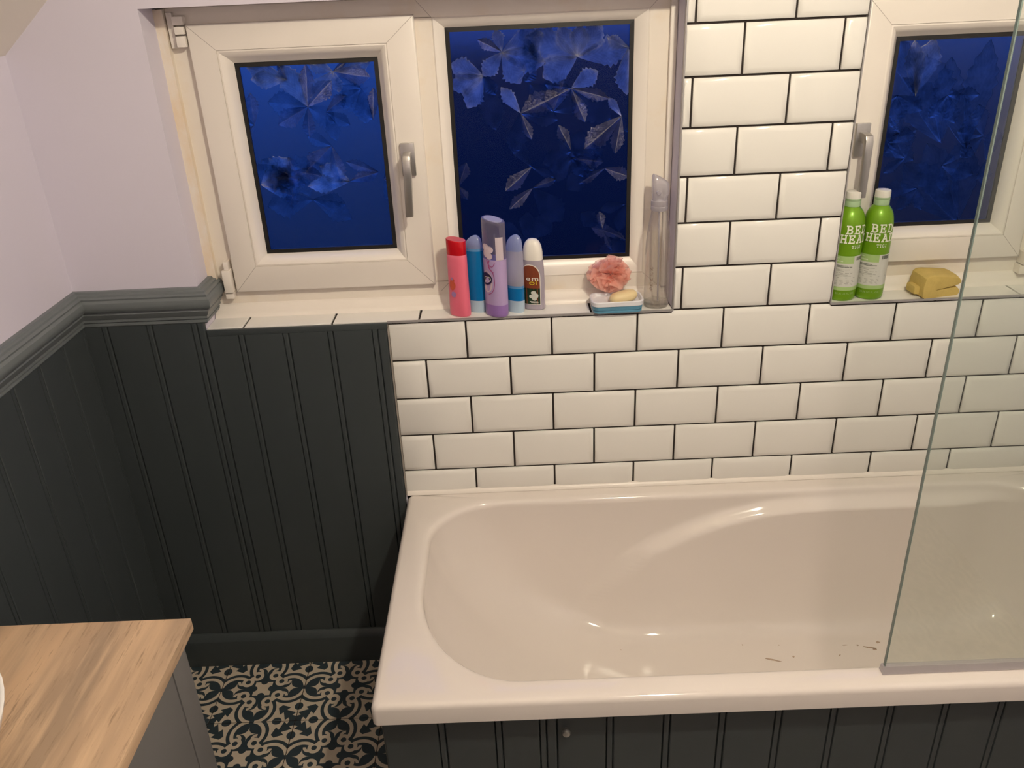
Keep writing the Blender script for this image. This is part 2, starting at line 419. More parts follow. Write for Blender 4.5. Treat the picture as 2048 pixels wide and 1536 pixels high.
# ---------------------------------------------------------------- windows
def m_pane(name, tint, rough, bump=0.0, bs=40):
    m, nt, b = newmat(name)
    b.inputs['Base Color'].default_value = (*tint, 1); b.inputs['Roughness'].default_value = rough
    b.inputs['Transmission Weight'].default_value = 1.0; b.inputs['IOR'].default_value = 1.17
    if bump:
        bn = N(nt, 'ShaderNodeBump'); bn.inputs['Strength'].default_value = bump; bn.inputs['Distance'].default_value = 0.002
        nt.links.new(tex(nt, bs, 3), bn.inputs['Height']); nt.links.new(bn.outputs[0], b.inputs['Normal'])
    return m
def m_leaf(name, col, trans, rough, grain=0.4, tint=(0.8, 0.9, 1), lo=0.4, half=1.0):
    m = bpy.data.materials.new(name); m.use_nodes = True; nt = m.node_tree; nt.nodes.clear()
    out = N(nt, 'ShaderNodeOutputMaterial'); rf = N(nt, 'ShaderNodeBsdfRefraction'); df = N(nt, 'ShaderNodeBsdfDiffuse'); mx = N(nt, 'ShaderNodeMixShader')
    tl = N(nt, 'ShaderNodeBsdfTranslucent'); tl.inputs[0].default_value = (*tint, 1)
    rf.inputs['Roughness'].default_value = rough; rf.inputs['IOR'].default_value = 1.2
    uv = N(nt, 'ShaderNodeUVMap'); su = N(nt, 'ShaderNodeSeparateXYZ'); nt.links.new(uv.outputs[0], su.inputs[0]); E.nt = nt
    al = E(su.outputs[0]); ac = (E(su.outputs[1]) - 0.5).abs()
    side = ((E(su.outputs[1]) > 0.5) * (1.0 - half) + half)  # paler colour on one leaf half imitates a facet catching room light
    vein = E.op('SINE', (al * 9.0 - ac * 7.0) * 6.2832) * 0.5 + 0.5
    rib = emax(1.0 - ac * 16.0, 0.0)
    sp_n = E(ramp(nt, tex(nt, 330, 5, 0.75), 0.44, 0.62)); big = E(ramp(nt, tex(nt, 26, 3, 0.6), 0.35, 0.70))
    nz = emin(emax(sp_n * (vein * 0.6 + 0.4) * (big * 0.7 + 0.3) * side, rib * 0.5), 1.0).s
    tv = emin((vein * 0.16 + big * 0.80 + 0.12), 1.0)
    tcol = mix(nt, tv.s, tuple(c * lo for c in tint), tint); nt.links.new(tcol, tl.inputs[0]); nt.links.new(tcol, rf.inputs['Color'])
    nt.links.new(mix(nt, nz, tuple(c * (1 - grain) for c in col), col), df.inputs[0])
    m0 = N(nt, 'ShaderNodeMixShader'); m0.inputs[0].default_value = trans[1]
    nt.links.new(rf.outputs[0], m0.inputs[1]); nt.links.new(tl.outputs[0], m0.inputs[2])
    mx.inputs[0].default_value = trans[0]
    nt.links.new(m0.outputs[0], mx.inputs[1]); nt.links.new(df.outputs[0], mx.inputs[2]); nt.links.new(mx.outputs[0], out.inputs[0])
    return m
M['pane'] = m_pane('obscure_glass', (0.80, 0.88, 1.0), 0.16, 0.35, 55)
M['pane1'] = m_pane('obscure_glass_frosted', (0.70, 0.95, 1.0), 0.70, 0.5, 45)
M['pane2'] = m_pane('obscure_glass_ripple', (1.0, 0.92, 0.85), 0.46, 0.4, 30)
LEAFM = {'b': m_leaf('frosted_leaf', (0.10, 0.14, 0.28), (0.03, 0.95), 0.5, tint=(1.0, 1.0, 1.0)),
         'g': m_leaf('etched_half_lit_leaf', (0.95, 0.90, 0.88), (0.30, 0.25), 0.4, 0.97, half=0.08),  # etched speckle, with reflected light painted on one half
         'e': m_leaf('faint_half_lit_leaf', (0.40, 0.40, 0.44), (0.16, 0.15), 0.4, 0.97, half=0.15),
         'd': m_leaf('clear_leaf', (0.03, 0.035, 0.06), (0.04, 0.05), 0.25, tint=(0.9, 0.95, 1.0), lo=0.6)}
def leaf(base, tip, wr, y, clip, style, parent, rnd):
    """one leaflet of the cast pattern: a low serrated relief with a raised midrib"""
    bx, bz = base; tx, tz = tip; L = math.hypot(tx - bx, tz - bz)
    if L < .012: return
    ux, uz = (tx - bx) / L, (tz - bz) / L; px, pz = -uz, ux; W = L * wr * (.62 if style in 'bd' else .54)
    n = 18; left, right, mid = [], [], []
    for i in range(n + 1):
        t = i / n
        w_ = W * ((t / .62) ** .85 if t < .62 else 1 - ((t - .62) / .38) ** 1.7)
        if i in (0, n): w_ = 0
        jag = (1 + (.12 if i % 2 else -.12) * ss(t, .35, .6))
        for lst, s in ((left, 1), (right, -1), (mid, 0)):
            X = bx + ux * t * L + px * s * w_ * jag; Zc = bz + uz * t * L + pz * s * w_ * jag
            X = min(max(X, clip[0]), clip[1]); Zc = min(max(Zc, clip[2]), clip[3])
            lst.append((X, Zc))
    V, F = [], []
    for i in range(n + 1):
        V += [(left[i][0], y, left[i][1]), (mid[i][0], y - .0022, mid[i][1]), (right[i][0], y, right[i][1])]
    for i in range(n):
        a, b_ = 3 * i, 3 * i + 3
        F += [(a, a + 1, b_ + 1, b_), (a + 1, a + 2, b_ + 2, b_ + 1)]
    me = bpy.data.meshes.new('leaf'); me.from_pydata(up(V), [], F); me.materials.append(LEAFM[style])
    ul = me.uv_layers.new(name='UVMap')
    for lp in me.loops: ul.data[lp.index].uv = ((lp.vertex_index // 3) / n, (lp.vertex_index % 3) / 2 if rnd % 2 else 1 - (lp.vertex_index % 3) / 2)
    me.validate(); bm = bmesh.new(); bm.from_mesh(me); bmesh.ops.remove_doubles(bm, verts=bm.verts, dist=1e-5)
    bmesh.ops.dissolve_degenerate(bm, edges=bm.edges, dist=1e-6)
    r = bmesh.ops.extrude_face_region(bm, geom=bm.faces[:])
    for g in r['geom']:
        if isinstance(g, bmesh.types.BMVert): g.co.y = y + .0012
    bmesh.ops.recalc_face_normals(bm, faces=bm.faces)      # cast in one with the pane: no back skin between relief and glass
    bmesh.ops.delete(bm, geom=[g for g in r['geom'] if isinstance(g, bmesh.types.BMFace)], context='FACES_ONLY'); bm.to_mesh(me); bm.free()
    link('leaf', me, parent)
FIXED = [
([-0.09, 0.572], [([0.003, 0.546], 'b', 0.5), ([-0.052, 0.505], 'b', 0.55), ([-0.142, 0.599], 'g', 0.4), ([-0.102, 0.619], 'b', 0.45), ([-0.0, 0.606], 'b', 0.5), ([-0.134, 0.524], 'b', 0.5)]) ,
([0.073, 0.556], [([-0.039, 0.601], 'b', 0.5), ([-0.003, 0.516], 'b', 0.6), ([0.033, 0.618], 'b', 0.45), ([0.08, 0.62], 'b', 0.5), ([0.128, 0.618], 'b', 0.5), ([0.186, 0.57], 'b', 0.45)]) ,
([-0.134, 0.526], [([-0.205, 0.552], 'b', 0.5), ([-0.206, 0.502], 'b', 0.5), ([-0.172, 0.458], 'b', 0.5), ([-0.107, 0.484], 'd', 0.5), ([-0.11, 0.408], 'd', 0.4)]) ,
([0.06, 0.491], [([-0.054, 0.443], 'g', 0.42), ([0.09, 0.418], 'g', 0.4), ([0.144, 0.466], 'g', 0.3), ([0.119, 0.525], 'b', 0.5), ([0.002, 0.502], 'd', 0.5), ([0.149, 0.421], 'd', 0.5)]) ,
([-0.054, 0.443], [([-0.096, 0.5], 'b', 0.35), ([-0.031, 0.385], 'g', 0.35), ([0.03, 0.426], 'd', 0.4), ([-0.072, 0.352], 'd', 0.4)]) ,
([0.172, 0.427], [([0.087, 0.359], 'g', 0.42), ([0.158, 0.345], 'g', 0.35), ([0.141, 0.469], 'b', 0.3), ([0.192, 0.39], 'd', 0.4)]) ,
([0.184, 0.57], [([0.183, 0.472], 'b', 0.45), ([0.138, 0.592], 'b', 0.4)]) ,
([0.059, 0.356], [([0.03, 0.414], 'g', 0.4), ([0.13, 0.334], 'd', 0.5), ([-0.007, 0.329], 'd', 0.5), ([0.089, 0.295], 'd', 0.5)]) ,
([-0.033, 0.323], [([-0.096, 0.271], 'g', 0.4), ([0.018, 0.298], 'd', 0.3), ([-0.071, 0.382], 'd', 0.4)]) ,
([-0.032, 0.275], [([-0.088, 0.228], 'g', 0.35), ([0.037, 0.193], 'd', 0.5), ([0.023, 0.293], 'e', 0.35)]) ,
([0.131, 0.17], [([0.123, 0.213], 'g', 0.5), ([0.187, 0.141], 'e', 0.3), ([0.153, 0.118], 'e', 0.25), ([0.079, 0.212], 'd', 0.5)]) ,
([0.135, 0.313], [([0.192, 0.291], 'g', 0.5), ([0.074, 0.28], 'e', 0.3)]) ,
([-0.204, 0.287], [([-0.182, 0.339], 'e', 0.5), ([-0.185, 0.255], 'e', 0.5)]) ,
]
SASH = [
([-0.459, 0.549], [([-0.379, 0.534], 'g', 0.5), ([-0.51, 0.569], 'b', 0.5), ([-0.518, 0.494], 'b', 0.4), ([-0.451, 0.505], 'b', 0.5), ([-0.375, 0.566], 'b', 0.35), ([-0.428, 0.568], 'g', 0.3)]) ,
([-0.524, 0.478], [([-0.516, 0.566], 'g', 0.35), ([-0.464, 0.53], 'g', 0.5), ([-0.575, 0.569], 'b', 0.4), ([-0.61, 0.492], 'd', 0.5), ([-0.596, 0.442], 'e', 0.5), ([-0.468, 0.442], 'd', 0.6), ([-0.53, 0.411], 'e', 0.4)]) ,
([-0.56, 0.536], [([-0.577, 0.571], 'g', 0.4), ([-0.644, 0.564], 'b', 0.4), ([-0.64, 0.54], 'b', 0.4)]) ,
([-0.383, 0.444], [([-0.375, 0.512], 'g', 0.35), ([-0.44, 0.52], 'd', 0.6)]) ,
([-0.656, 0.311], [([-0.581, 0.367], 'b', 0.5), ([-0.544, 0.336], 'b', 0.4), ([-0.518, 0.355], 'd', 0.4), ([-0.585, 0.284], 'b', 0.3)]) ,
([-0.452, 0.311], [([-0.516, 0.349], 'b', 0.45), ([-0.549, 0.304], 'b', 0.35), ([-0.384, 0.329], 'e', 0.4), ([-0.523, 0.317], 'd', 0.4)]) ,
([-0.384, 0.329], [([-0.455, 0.356], 'e', 0.3), ([-0.446, 0.314], 'e', 0.35)]) ,
([-0.542, 0.273], [([-0.649, 0.262], 'd', 0.5), ([-0.468, 0.258], 'd', 0.5), ([-0.457, 0.223], 'd', 0.4)]) ,
]
RIGHT = [
([0.897, 0.34], [([0.832, 0.531], 'd', 0.4), ([0.887, 0.523], 'd', 0.3), ([0.787, 0.485], 'd', 0.4)]) ,
([0.956, 0.325], [([0.966, 0.555], 'd', 0.25), ([0.951, 0.397], 'd', 0.4), ([0.9, 0.457], 'd', 0.35)]) ,
([0.97, 0.153], [([0.968, 0.328], 'd', 0.3), ([0.821, 0.297], 'd', 0.4), ([0.866, 0.341], 'd', 0.35)]) ,
([0.821, 0.444], [([0.764, 0.569], 'd', 0.3), ([0.801, 0.56], 'b', 0.3), ([0.844, 0.563], 'b', 0.4)]) ,
([1.008, 0.298], [([1.021, 0.368], 'd', 0.5), ([1.013, 0.242], 'd', 0.5)]) ,
]
def pane(parent, rect, y, data, m):
    x0, x1, z0, z1 = rect
    g = box('glass_pane', (x0 - .004, x1 + .004, y, y + .005, z0 - .004, z1 + .004), m, parent)
    rr = random.Random(int(abs(x0) * 1000))
    for i in range(9):                     # faint leaves that fill the rest of the cast pattern
        c = (rr.uniform(x0, x1), rr.uniform(z0, z1 * .9)); a0 = rr.uniform(0, 6.28); ls = []
        for j in range(3):
            a = a0 + j * 1.05 + rr.uniform(-.15, .15); l = rr.uniform(.05, .085)
            ls.append(((c[0] + l * math.cos(a), c[1] + l * math.sin(a)), rr.choice('ddde') if x0 < .5 else 'd', rr.uniform(.38, .52)))
        data = data + [(c, ls)] if i % 2 else [(c, ls)] + data
    k = 0; clip = (x0 + .009, x1 - .009, z0 + .009, z1 - .009)
    for c, ls in data:
        for t, s, w_ in ls:
            k += 1; leaf(c, t, w_, y - .0014 - .00012 * (k % 9), clip, s, g, k)
    return g
def inset(r, d): return (r[0] + d, r[1] - d, r[2] + d, r[3] - d)
def gasket(parent, rect, y):
    v, f = rectring([(*inset(rect, -.003), y + .004), (*inset(rect, -.003), y - .001), (*inset(rect, .0095), y - .002), (*inset(rect, .0095), y + .004)])
    part('gasket', v, f, M['gasket'], parent)
def handle(parent, x, z, flip, y=.072):
    """steel espagnolette handle: back plate, neck and a lever hanging down"""
    hp = box('handle', (x - .0155, x + .0155, y - .010, y, z - .036, z + .036), M['metal'], parent, bevel=.002)
    zc = z + .008
    rings = []
    for t in range(7):
        a = math.radians(90 * t / 6)
        rings.append((y - .036 - .014 * math.sin(a), zc + .004 - .014 * (1 - math.cos(a))))
    wv = .0085
    sec = [[(x - wv, y - .008, zc - .012), (x + wv, y - .008, zc - .012), (x + wv, y - .008, zc + .010), (x - wv, y - .008, zc + .010)]]
    sec.append([(x - wv, y - .034, zc - .012), (x + wv, y - .034, zc - .012), (x + wv, y - .034, zc + .010), (x - wv, y - .034, zc + .010)])
    sec.append([(x - wv, y - .040, zc - .018), (x + wv, y - .040, zc - .018), (x + wv, y - .046, zc + .008), (x - wv, y - .046, zc + .008)])
    sec.append([(x - wv, y - .039, zc - .030), (x + wv, y - .039, zc - .030), (x + wv, y - .0515, zc - .004), (x - wv, y - .0515, zc - .004)])
    sec.append([(x - wv, y - .039, zc - .045), (x + wv, y - .039, zc - .045), (x + wv, y - .052, zc - .030), (x - wv, y - .052, zc - .030)])
    d = flip * .004
    sec.append([(x - wv + d, y - .040, zc - .128), (x + wv + d, y - .040, zc - .128), (x + wv + d, y - .051, zc - .128), (x - wv + d, y - .051, zc - .128)])
    v, f = loft(sec); part('lever', v, f, M['metal'], hp, bevel=.0022)
def sash(parent, outer, bead, glass, yf, yg, cut=None):
    o = outer
    v, f = rectring([(*o, yf + .055), (*o, yf + .004), (*inset(o, .001), yf + .0015), (*inset(o, .004), yf), (*bead, yf), (*bead, yf + .055)])
    s = part('casement_sash', v, f, M['upvc'], parent, smooth=True, ang=50)
    b = bead
    v, f = rectring([(*inset(b, -.001), yf + .03), (*inset(b, .0005), yf + .002), (*inset(b, .004), yf + .001), (*inset(b, .010), yf + .004), (*inset(b, .016), yf + .013), (*glass, yg), (*glass, yf + .05)])
    part('glazing_bead', v, f, M['upvc'], s, smooth=True, ang=35)
    for (cx, cz), (dx, dz) in zip(((o[0], o[2]), (o[1], o[2]), (o[1], o[3]), (o[0], o[3])), ((b[0], b[2]), (b[1], b[2]), (b[1], b[3]), (b[0], b[3]))):
        px, pz = -(dz - cz), dx - cx; l = math.hypot(px, pz); px *= .0005 / l; pz *= .0005 / l
        v = [(cx + px, yf - .00015, cz + pz), (cx - px, yf - .00015, cz - pz), (dx - px, yf - .00015, dz - pz), (dx + px, yf - .00015, dz + pz)]
        v += [(a, yf + .0006, c) for a, _, c in v]
        part('mitre_joint', v, [(0, 1, 2, 3), (4, 7, 6, 5), (0, 4, 5, 1), (1, 5, 6, 2), (2, 6, 7, 3), (3, 7, 4, 0)], M['seam'], s)
    return s
M['seam'] = pm('grey_weld_line', (.42, .37, .33), .5)

win1 = thing('window_1', (0, 0, -Z0), 'two-light window with patterned glass over the bottle sill', None, kind='structure')
YFR = .09
in1 = (-.735, .226, .066, .648)
v, f = rectring([(W1[0], W1[1], .0, W1[3], .15), (W1[0], W1[1], .0, W1[3], YFR + .003), (W1[0] + .003, W1[1] - .003, .003, W1[3] - .003, YFR), (*in1, YFR), (*in1, .15)])
part('outer_frame', v, f, M['frame'], win1)
box('mullion', (-.300, -.236, YFR, .15, in1[2] - .001, in1[3] + .001), M['frame'], win1)
box('frame_side_bead', (.268, W1[1] - .001, .078, YFR, .033, W1[3] - .002), M['upvc'], win1, bevel=.003)
fg = (-.211, .196, .101, .626)
v, f = rectring([(-.236, .226, .066, .648, .13), (-.236, .226, .066, .648, YFR + .001), (-.233, .223, .069, .645, YFR - .001), (-.226, .215, .078, .640, YFR + .002), (*fg, .110), (*fg, .13)])
part('glazing_bead', v, f, M['upvc'], win1, smooth=True, ang=35)
gasket(win1, fg, .112); pane(win1, fg, .1145, FIXED, M['pane'])
so = (-.750, -.272, .064, .655); sb = (-.694, -.333, .126, .603); sg = (-.669, -.3585, .149, .575)
sash(win1, so, sb, sg, .072, .098)
gasket(win1, sg, .101); pane(win1, sg, .1035, SASH, M['pane1'])
handle(win1, -.309, .361, -1)
for (cx, cz), (dx, dz) in (((.226, .648), (.266, .688)), ((.226, .066), (.262, .034)), ((-.236, .648), (-.272, .688)), ((-.236, .066), (-.262, .040))):
    px, pz = -(dz - cz), dx - cx; l = math.hypot(px, pz); px *= .0005 / l; pz *= .0005 / l
    v = [(cx + px, YFR - .0002, cz + pz), (cx - px, YFR - .0002, cz - pz), (dx - px, YFR - .0002, dz - pz), (dx + px, YFR - .0002, dz + pz)]
    v += [(a, YFR + .0006, c) for a, _, c in v]
    part('mitre_joint', v, [(0, 1, 2, 3), (4, 7, 6, 5), (0, 4, 5, 1), (1, 5, 6, 2), (2, 6, 7, 3), (3, 7, 4, 0)], M['seam'], win1)
part('reveal_sealant', *boxv(W1[0], W1[0] + .020, .074, YFR, .05, W1[3] - .004), M['stain'], win1)
v, f = boxes([(-.775, -.752, .070, .09, .655, .672), (-.772, -.753, .066, .09, .612, .634), (-.772, -.753, .066, .09, .637, .652), (-.789, -.776, .080, .09, .61, .68)])
part('hinge', v, f, M['upvc'], win1, bevel=.002)
v, f = boxes([(-.776, -.757, .068, .09, .050, .064), (-.774, -.754, .062, .09, .067, .122), (-.768, -.757, .066, .09, .122, .142)])
part('hinge', v, f, M['upvc'], win1, bevel=.002)

win2 = thing('window_2', (0, 0, -Z0), 'single casement window beside the shower screen', None, kind='structure')
in2 = (.70, 1.105, .085, .63)
v, f = rectring([(*W2[:2], 0, W2[3], .15), (*W2[:2], 0, W2[3], YFR + .003), (W2[0] + .003, W2[1] - .003, .003, W2[3] - .003, YFR), (*in2, YFR), (*in2, .15)])
part('outer_frame', v, f, M['frame'], win2)
so = (.684, 1.118, .071, .645); sb = (.734, 1.070, .126, .595); sg = (.759, 1.047, .150, .569)
sash(win2, so, sb, sg, .072, .098)
gasket(win2, sg, .101); pane(win2, sg, .1035, RIGHT, M['pane2'])
handle(win2, .701, .361, 0)
v, f = boxes([(1.121, 1.142, .064, .09, .030, .052), (1.124, 1.140, .060, .09, .054, .085)])
part('hinge', v, f, M['frame'], win2, bevel=.002)

# ---------------------------------------------------------------- bath
RIM = -.48
bath = thing('bathtub', (0, 0, FL), 'white built-in bathtub with slate grey boarded front panel', 'bathtub')
def bz(z): return z - FL                    # rel height -> height above the bath's own base
ZC = [(.02, -.87), (.11, -.754), (.175, -.69), (.239, -.6375), (.33, -.592), (.415, -.5596), (.527, -.5312), (.64, -.5214), (1.3, -.519)]
def bath_loop(x0, x1, y0, y1, cr, z, ledge=True):
    """closed loop, counter-clockwise from the middle of the back; cr: (rx, ry) of back-left, front-left, front-right, back-right"""
    P = []; NE, NC, NS = 56, 14, 10
    def arc(cx, cy, rx, ry, a0):
        for i in range(1, NC):
            a = math.radians(a0 + 90 * i / NC); P.append((cx + rx * math.cos(a), cy + ry * math.sin(a)))
    (bl, fl, fr, br) = cr
    xa, xb = x1 - br[0], x0 + bl[0]
    for i in range(NE + 1): P.append((xa + (xb - xa) * i / NE, y1))
    arc(x0 + bl[0], y1 - bl[1], bl[0], bl[1], 90)
    ya, yb = y1 - bl[1], y0 + fl[1]
    for i in range(NS + 1): P.append((x0, ya + (yb - ya) * i / NS))
    arc(x0 + fl[0], y0 + fl[1], fl[0], fl[1], 180)
    xa, xb = x0 + fl[0], x1 - fr[0]
    for i in range(NE + 1): P.append((xa + (xb - xa) * i / NE, y0))
    arc(x1 - fr[0], y0 + fr[1], fr[0], fr[1], 270)
    ya, yb = y0 + fr[1], y1 - br[1]
    for i in range(NS + 1): P.append((x1, ya + (yb - ya) * i / NS))
    arc(x1 - br[0], y1 - br[1], br[0], br[1], 0)
    out = []
    for (x, y) in P:
        if ledge:
            w_ = .029 * ss(x, .03, .26) * ss(-x, -1.22, -1.0); zc = interp(x, ZC)
            hw = .014 + .006 * (1 - ss(x, .1, .5))
            tt = max(0, min(1, (zc - z + hw * 2) / (hw * 2.4))); o = w_ * (tt * tt * (1.6 - .6 * tt))
            if y > (y0 + y1) / 2: y -= o * ss(y, y1 - .06, y1 - .01)
            else: y += o * ss(-y, -(y0 + .06), -(y0 + .01))
        out.append((x, y, bz(z)))
    return out
sq = lambda r: ((r, r),) * 4
OX = (-.383, XR - .006, -.706, -.001)
rings = [bath_loop(*OX, sq(.012), -.528, False), bath_loop(*OX, sq(.012), -.494, False)]
for a in (30, 60, 90):
    a = math.radians(a); d = .012 * (1 - math.cos(a)); rings.append(bath_loop(OX[0] + d, OX[1] - d, OX[2] + d, OX[3] - d * .2, sq(.012), -.494 + .012 * math.sin(a), False))
OP = (-.314, 1.245, -.650, -.050); CR = ((.17, .15), (.22, .28), (.20, .22), (.16, .16))
def op(d, z, cr=CR): return bath_loop(OP[0] + d, OP[1] - d, OP[2] + d, OP[3] - d, cr, z, False)
rings += [op(-.016, -.482), op(-.008, -.4825), op(-.003, -.4845), op(0, -.489), op(.002, -.495)]
NS_ = 120
for k in range(1, NS_ + 1):
    t = k / NS_; s = math.sin(math.pi / 2 * t) if t < 1 else 1.0
    z = -.495 - .365 * s
    ins = .002 + .105 * (1 - (1 - s ** 2.4) ** .42); lx = .002 + .375 * (1 - (1 - s ** 1.5) ** .55); rx = .002 + .14 * (1 - (1 - s ** 2.2) ** .42)
    mixr = lambda p, q: (p[0] + (q[0] - p[0]) * t, p[1] + (q[1] - p[1]) * t)
    cr = (mixr(CR[0], (.16, .14)), mixr(CR[1], (.16, .14)), mixr(CR[2], (.14, .13)), mixr(CR[3], (.14, .13)))
    rings.append(bath_loop(OP[0] + lx, OP[1] - rx, OP[2] + ins, OP[3] - ins, cr, z))
last = rings[-1]; cx = sum(p[0] for p in last) / len(last); cy = sum(p[1] for p in last) / len(last)
for s in (.9, .6, .3, .05): rings.append([(cx + (p[0] - cx) * (s if s > .2 else s), cy + (p[1] - cy) * s, bz(-.86) - .003 * (1 - s)) for p in last])
v, f = loft(rings, cap0=False)
part('shell', v, f, M['acrylic'], bath, rel=False, smooth=True, ang=50)
V, F = [], []                                # anti-slip dots moulded into the floor
for i in range(30):
    for j in range(24):
        px, py = .02 + .0085 * i, -.175 - .0085 * j; r = .0014; n = len(V); zc = bz(-.8612)
        V += [(px + r, py, zc), (px, py + r, zc), (px - r, py, zc), (px, py - r, zc), (px, py, zc + .0005)]
        F += [(n, n + 1, n + 4), (n + 1, n + 2, n + 4), (n + 2, n + 3, n + 4), (n + 3, n, n + 4)]
tag(part('grip_dots', V, F, M['acrylic'], bath, rel=False, smooth=True, ang=180), kind='stuff')
M['dirt'] = pm('brown_grime', (.44, .33, .25), .7, var=.3, scale=90)
GRIME = [(.786, -.2165, .017, .0028, -.3), (.797, -.222, .006, .0036, -.2), (.8133, -.1986, .0055, .0035, 0), (.8097, -.1655, .004, .003, 0), (.7953, -.1422, .0025, .0018, 1), (.7588, -.2064, .003, .0022, 0), (.5295, -.245, .018, .0020, -.35), (.4678, -.1905, .002, .002, 0), (.5606, -.1956, .002, .0016, 0), (.5848, -.2375, .003, .002, 0), (.0661, -.1938, .0024, .0024, 0), (.016, -.2571, .0024, .0024, 0), (-.0378, -.1989, .002, .0025, 0), (-.0316, -.2045, .0016, .0016, 0), (.0001, -.2115, .002, .002, 0), (.1531, -.1914, .0018, .0018, 0), (.7274, -.2046, .006, .0012, 0), (.7022, -.2385, .003, .0015, .6)]
def blot(x, y, rx, ry, ang, z=-.8606, n=10):
    pts = []
    for i in range(n):
        a = 2 * math.pi * i / n; k = 1 + .3 * random.uniform(-1, 1)
        px, py = rx * k * math.cos(a), ry * k * math.sin(a); c, s = math.cos(ang), math.sin(ang)
        pts.append((x + px * c - py * s, y + px * s + py * c))
    v, f = loft([[(a, b, bz(z) - .002) for a, b in pts], [(a, b, bz(z) + .0008) for a, b in pts]])
    part('grime_spot', v, f, M['dirt'], bath, rel=False)
for a in GRIME:
    blot(*a)
fp = part('front_panel', *boxv(-.372, XR - .004, -.672, -.655, bz(FL), bz(-.5285)), M['panel'], bath, rel=False)
ex = [-.3725, -.2525, -.1435, -.0578, -.0375, .0705, .1795, .2855, .393, .498, .606, .7105, .817, .924, 1.031, 1.138, 1.245, 1.325]
for a, b_ in zip(ex, ex[1:]):
    o = link('panel_board', board_mesh(b_ - a, -.5285 - FL, (b_ - a) > .05), fp, (a, -.6797, 0))
ep = part('end_panel', *boxv(-.370, -.360, -.655, -.020, bz(FL), bz(-.5285)), M['panel'], bath, rel=False)
for i in range(6):
    o = link('panel_board', board_mesh(BW, -.5285 - FL), ep, (-.3778, -.03 - BW * i, 0)); o.rotation_euler = (0, 0, -math.pi / 2)
rg = []
for y, r in ((-.679, .004), (-.684, .004), (-.686, .0075), (-.690, .0085), (-.694, .007), (-.696, .003)):
    rg.append([(-.0203 + r * math.cos(2 * math.pi * i / 20), y, bz(-.5845) + r * math.sin(2 * math.pi * i / 20)) for i in range(20)])
v, f = loft(rg); tag(part('panel_knob', v, f, M['metal'], bath, rel=False, smooth=True), 'small grey knob on the bath panel')

# shower screen standing on the front rim
scr = thing('shower_screen', (.576, -.668, RIM), 'frameless clear glass shower screen standing on the bath rim', 'shower screen')
M['screen'] = thinglass('clear_screen_glass', (.94, .962, .945), .05, .01, body=.03, bodycol=(.75, .8, .72), edge=.2)
M['screen_edge'] = pm('green_glass_edge', (.16, .21, .19), .15, var=.1, scale=3)
glass = box('glass_panel', (.0015, .745, -.003, .003, .012, 1.42), M['screen'], scr, rel=False)
box('polished_edge', (-.0005, .0015, -.003, .003, .012, 1.42), M['screen_edge'], glass, rel=False)
M['seal'] = thinglass('clear_seal', (.80, .79, .82), .08, .15, body=.45, bodycol=(.80, .76, .76))
v, f = loft([[(x, -.008, .0), (x, -.006, .010), (x, -.005, .016), (x, .005, .016), (x, .006, .010), (x, .009, .0)] for x in (-.004, .745)])
part('seal_strip', v, f, M['seal'], scr, rel=False, smooth=True)

# ---------------------------------------------------------------- vanity, worktop, basin
M['cab'] = pm('mid_grey_cabinet', (.140, .136, .134), .45, var=.03)
van = thing('vanity_unit', (-.86, -1.16, FL), 'grey vanity unit under the oak worktop', 'vanity unit')
HT = -.1935 - FL
box('carcass', (XL + .86 + .009, .212, -.340, .340, 0.08, HT), M['cab'], van, rel=False)
box('plinth', (XL + .86 + .03, .17, -.33, .33, 0, .08), M['cab'], van, rel=False)
for y0, y1, hy in ((.003, .285, .03), (-.285, -.003, -.03)):
    d = box('door', (.2125, .231, y0, y1, .09, HT - .012), M['cab'], van, rel=False, bevel=.002)
    box('door_handle', (.231, .246, hy - .005, hy + .005, .40, .52), M['metal'], d, rel=False, bevel=.003)
box('end_stile', (.2125, .231, .288, .340, .08, HT), M['cab'], van, rel=False, bevel=.001)
box('end_stile', (.2125, .231, -.340, -.288, .08, HT), M['cab'], van, rel=False, bevel=.001)
wt = thing('worktop', (-.86, -1.16, -.1930), 'oak worktop on the grey vanity unit', 'worktop')
box('top_slab', (XL + .86 + .013, .245, -.365, .357, 0, .0225), M['oak'], wt, rel=False, bevel=.0022)
bs = thing('wash_basin', (-.90, -1.16, -.1700), 'white oval vessel basin on the oak worktop', 'basin')
prof = [(.55, 0), (.66, .004), (.84, .03), (.95, .06), (.995, .08), (1.0, .085), (.985, .086), (.955, .082), (.90, .06), (.78, .035), (.5, .018), (.1, .014)]
v, f = loft([circ(.17 * r, z, 56, ry=.2215 * r) for r, z in prof])
part('bowl', v, f, pm('white_ceramic', (.82, .80, .78), .12, var=.01), bs, rel=False, smooth=True, ang=60)
v, f = loft([circ(.021, .0135, 24), circ(.021, .0165, 24), circ(.016, .018, 24)])
part('waste', v, f, M['metal'], bs, rel=False, smooth=True)

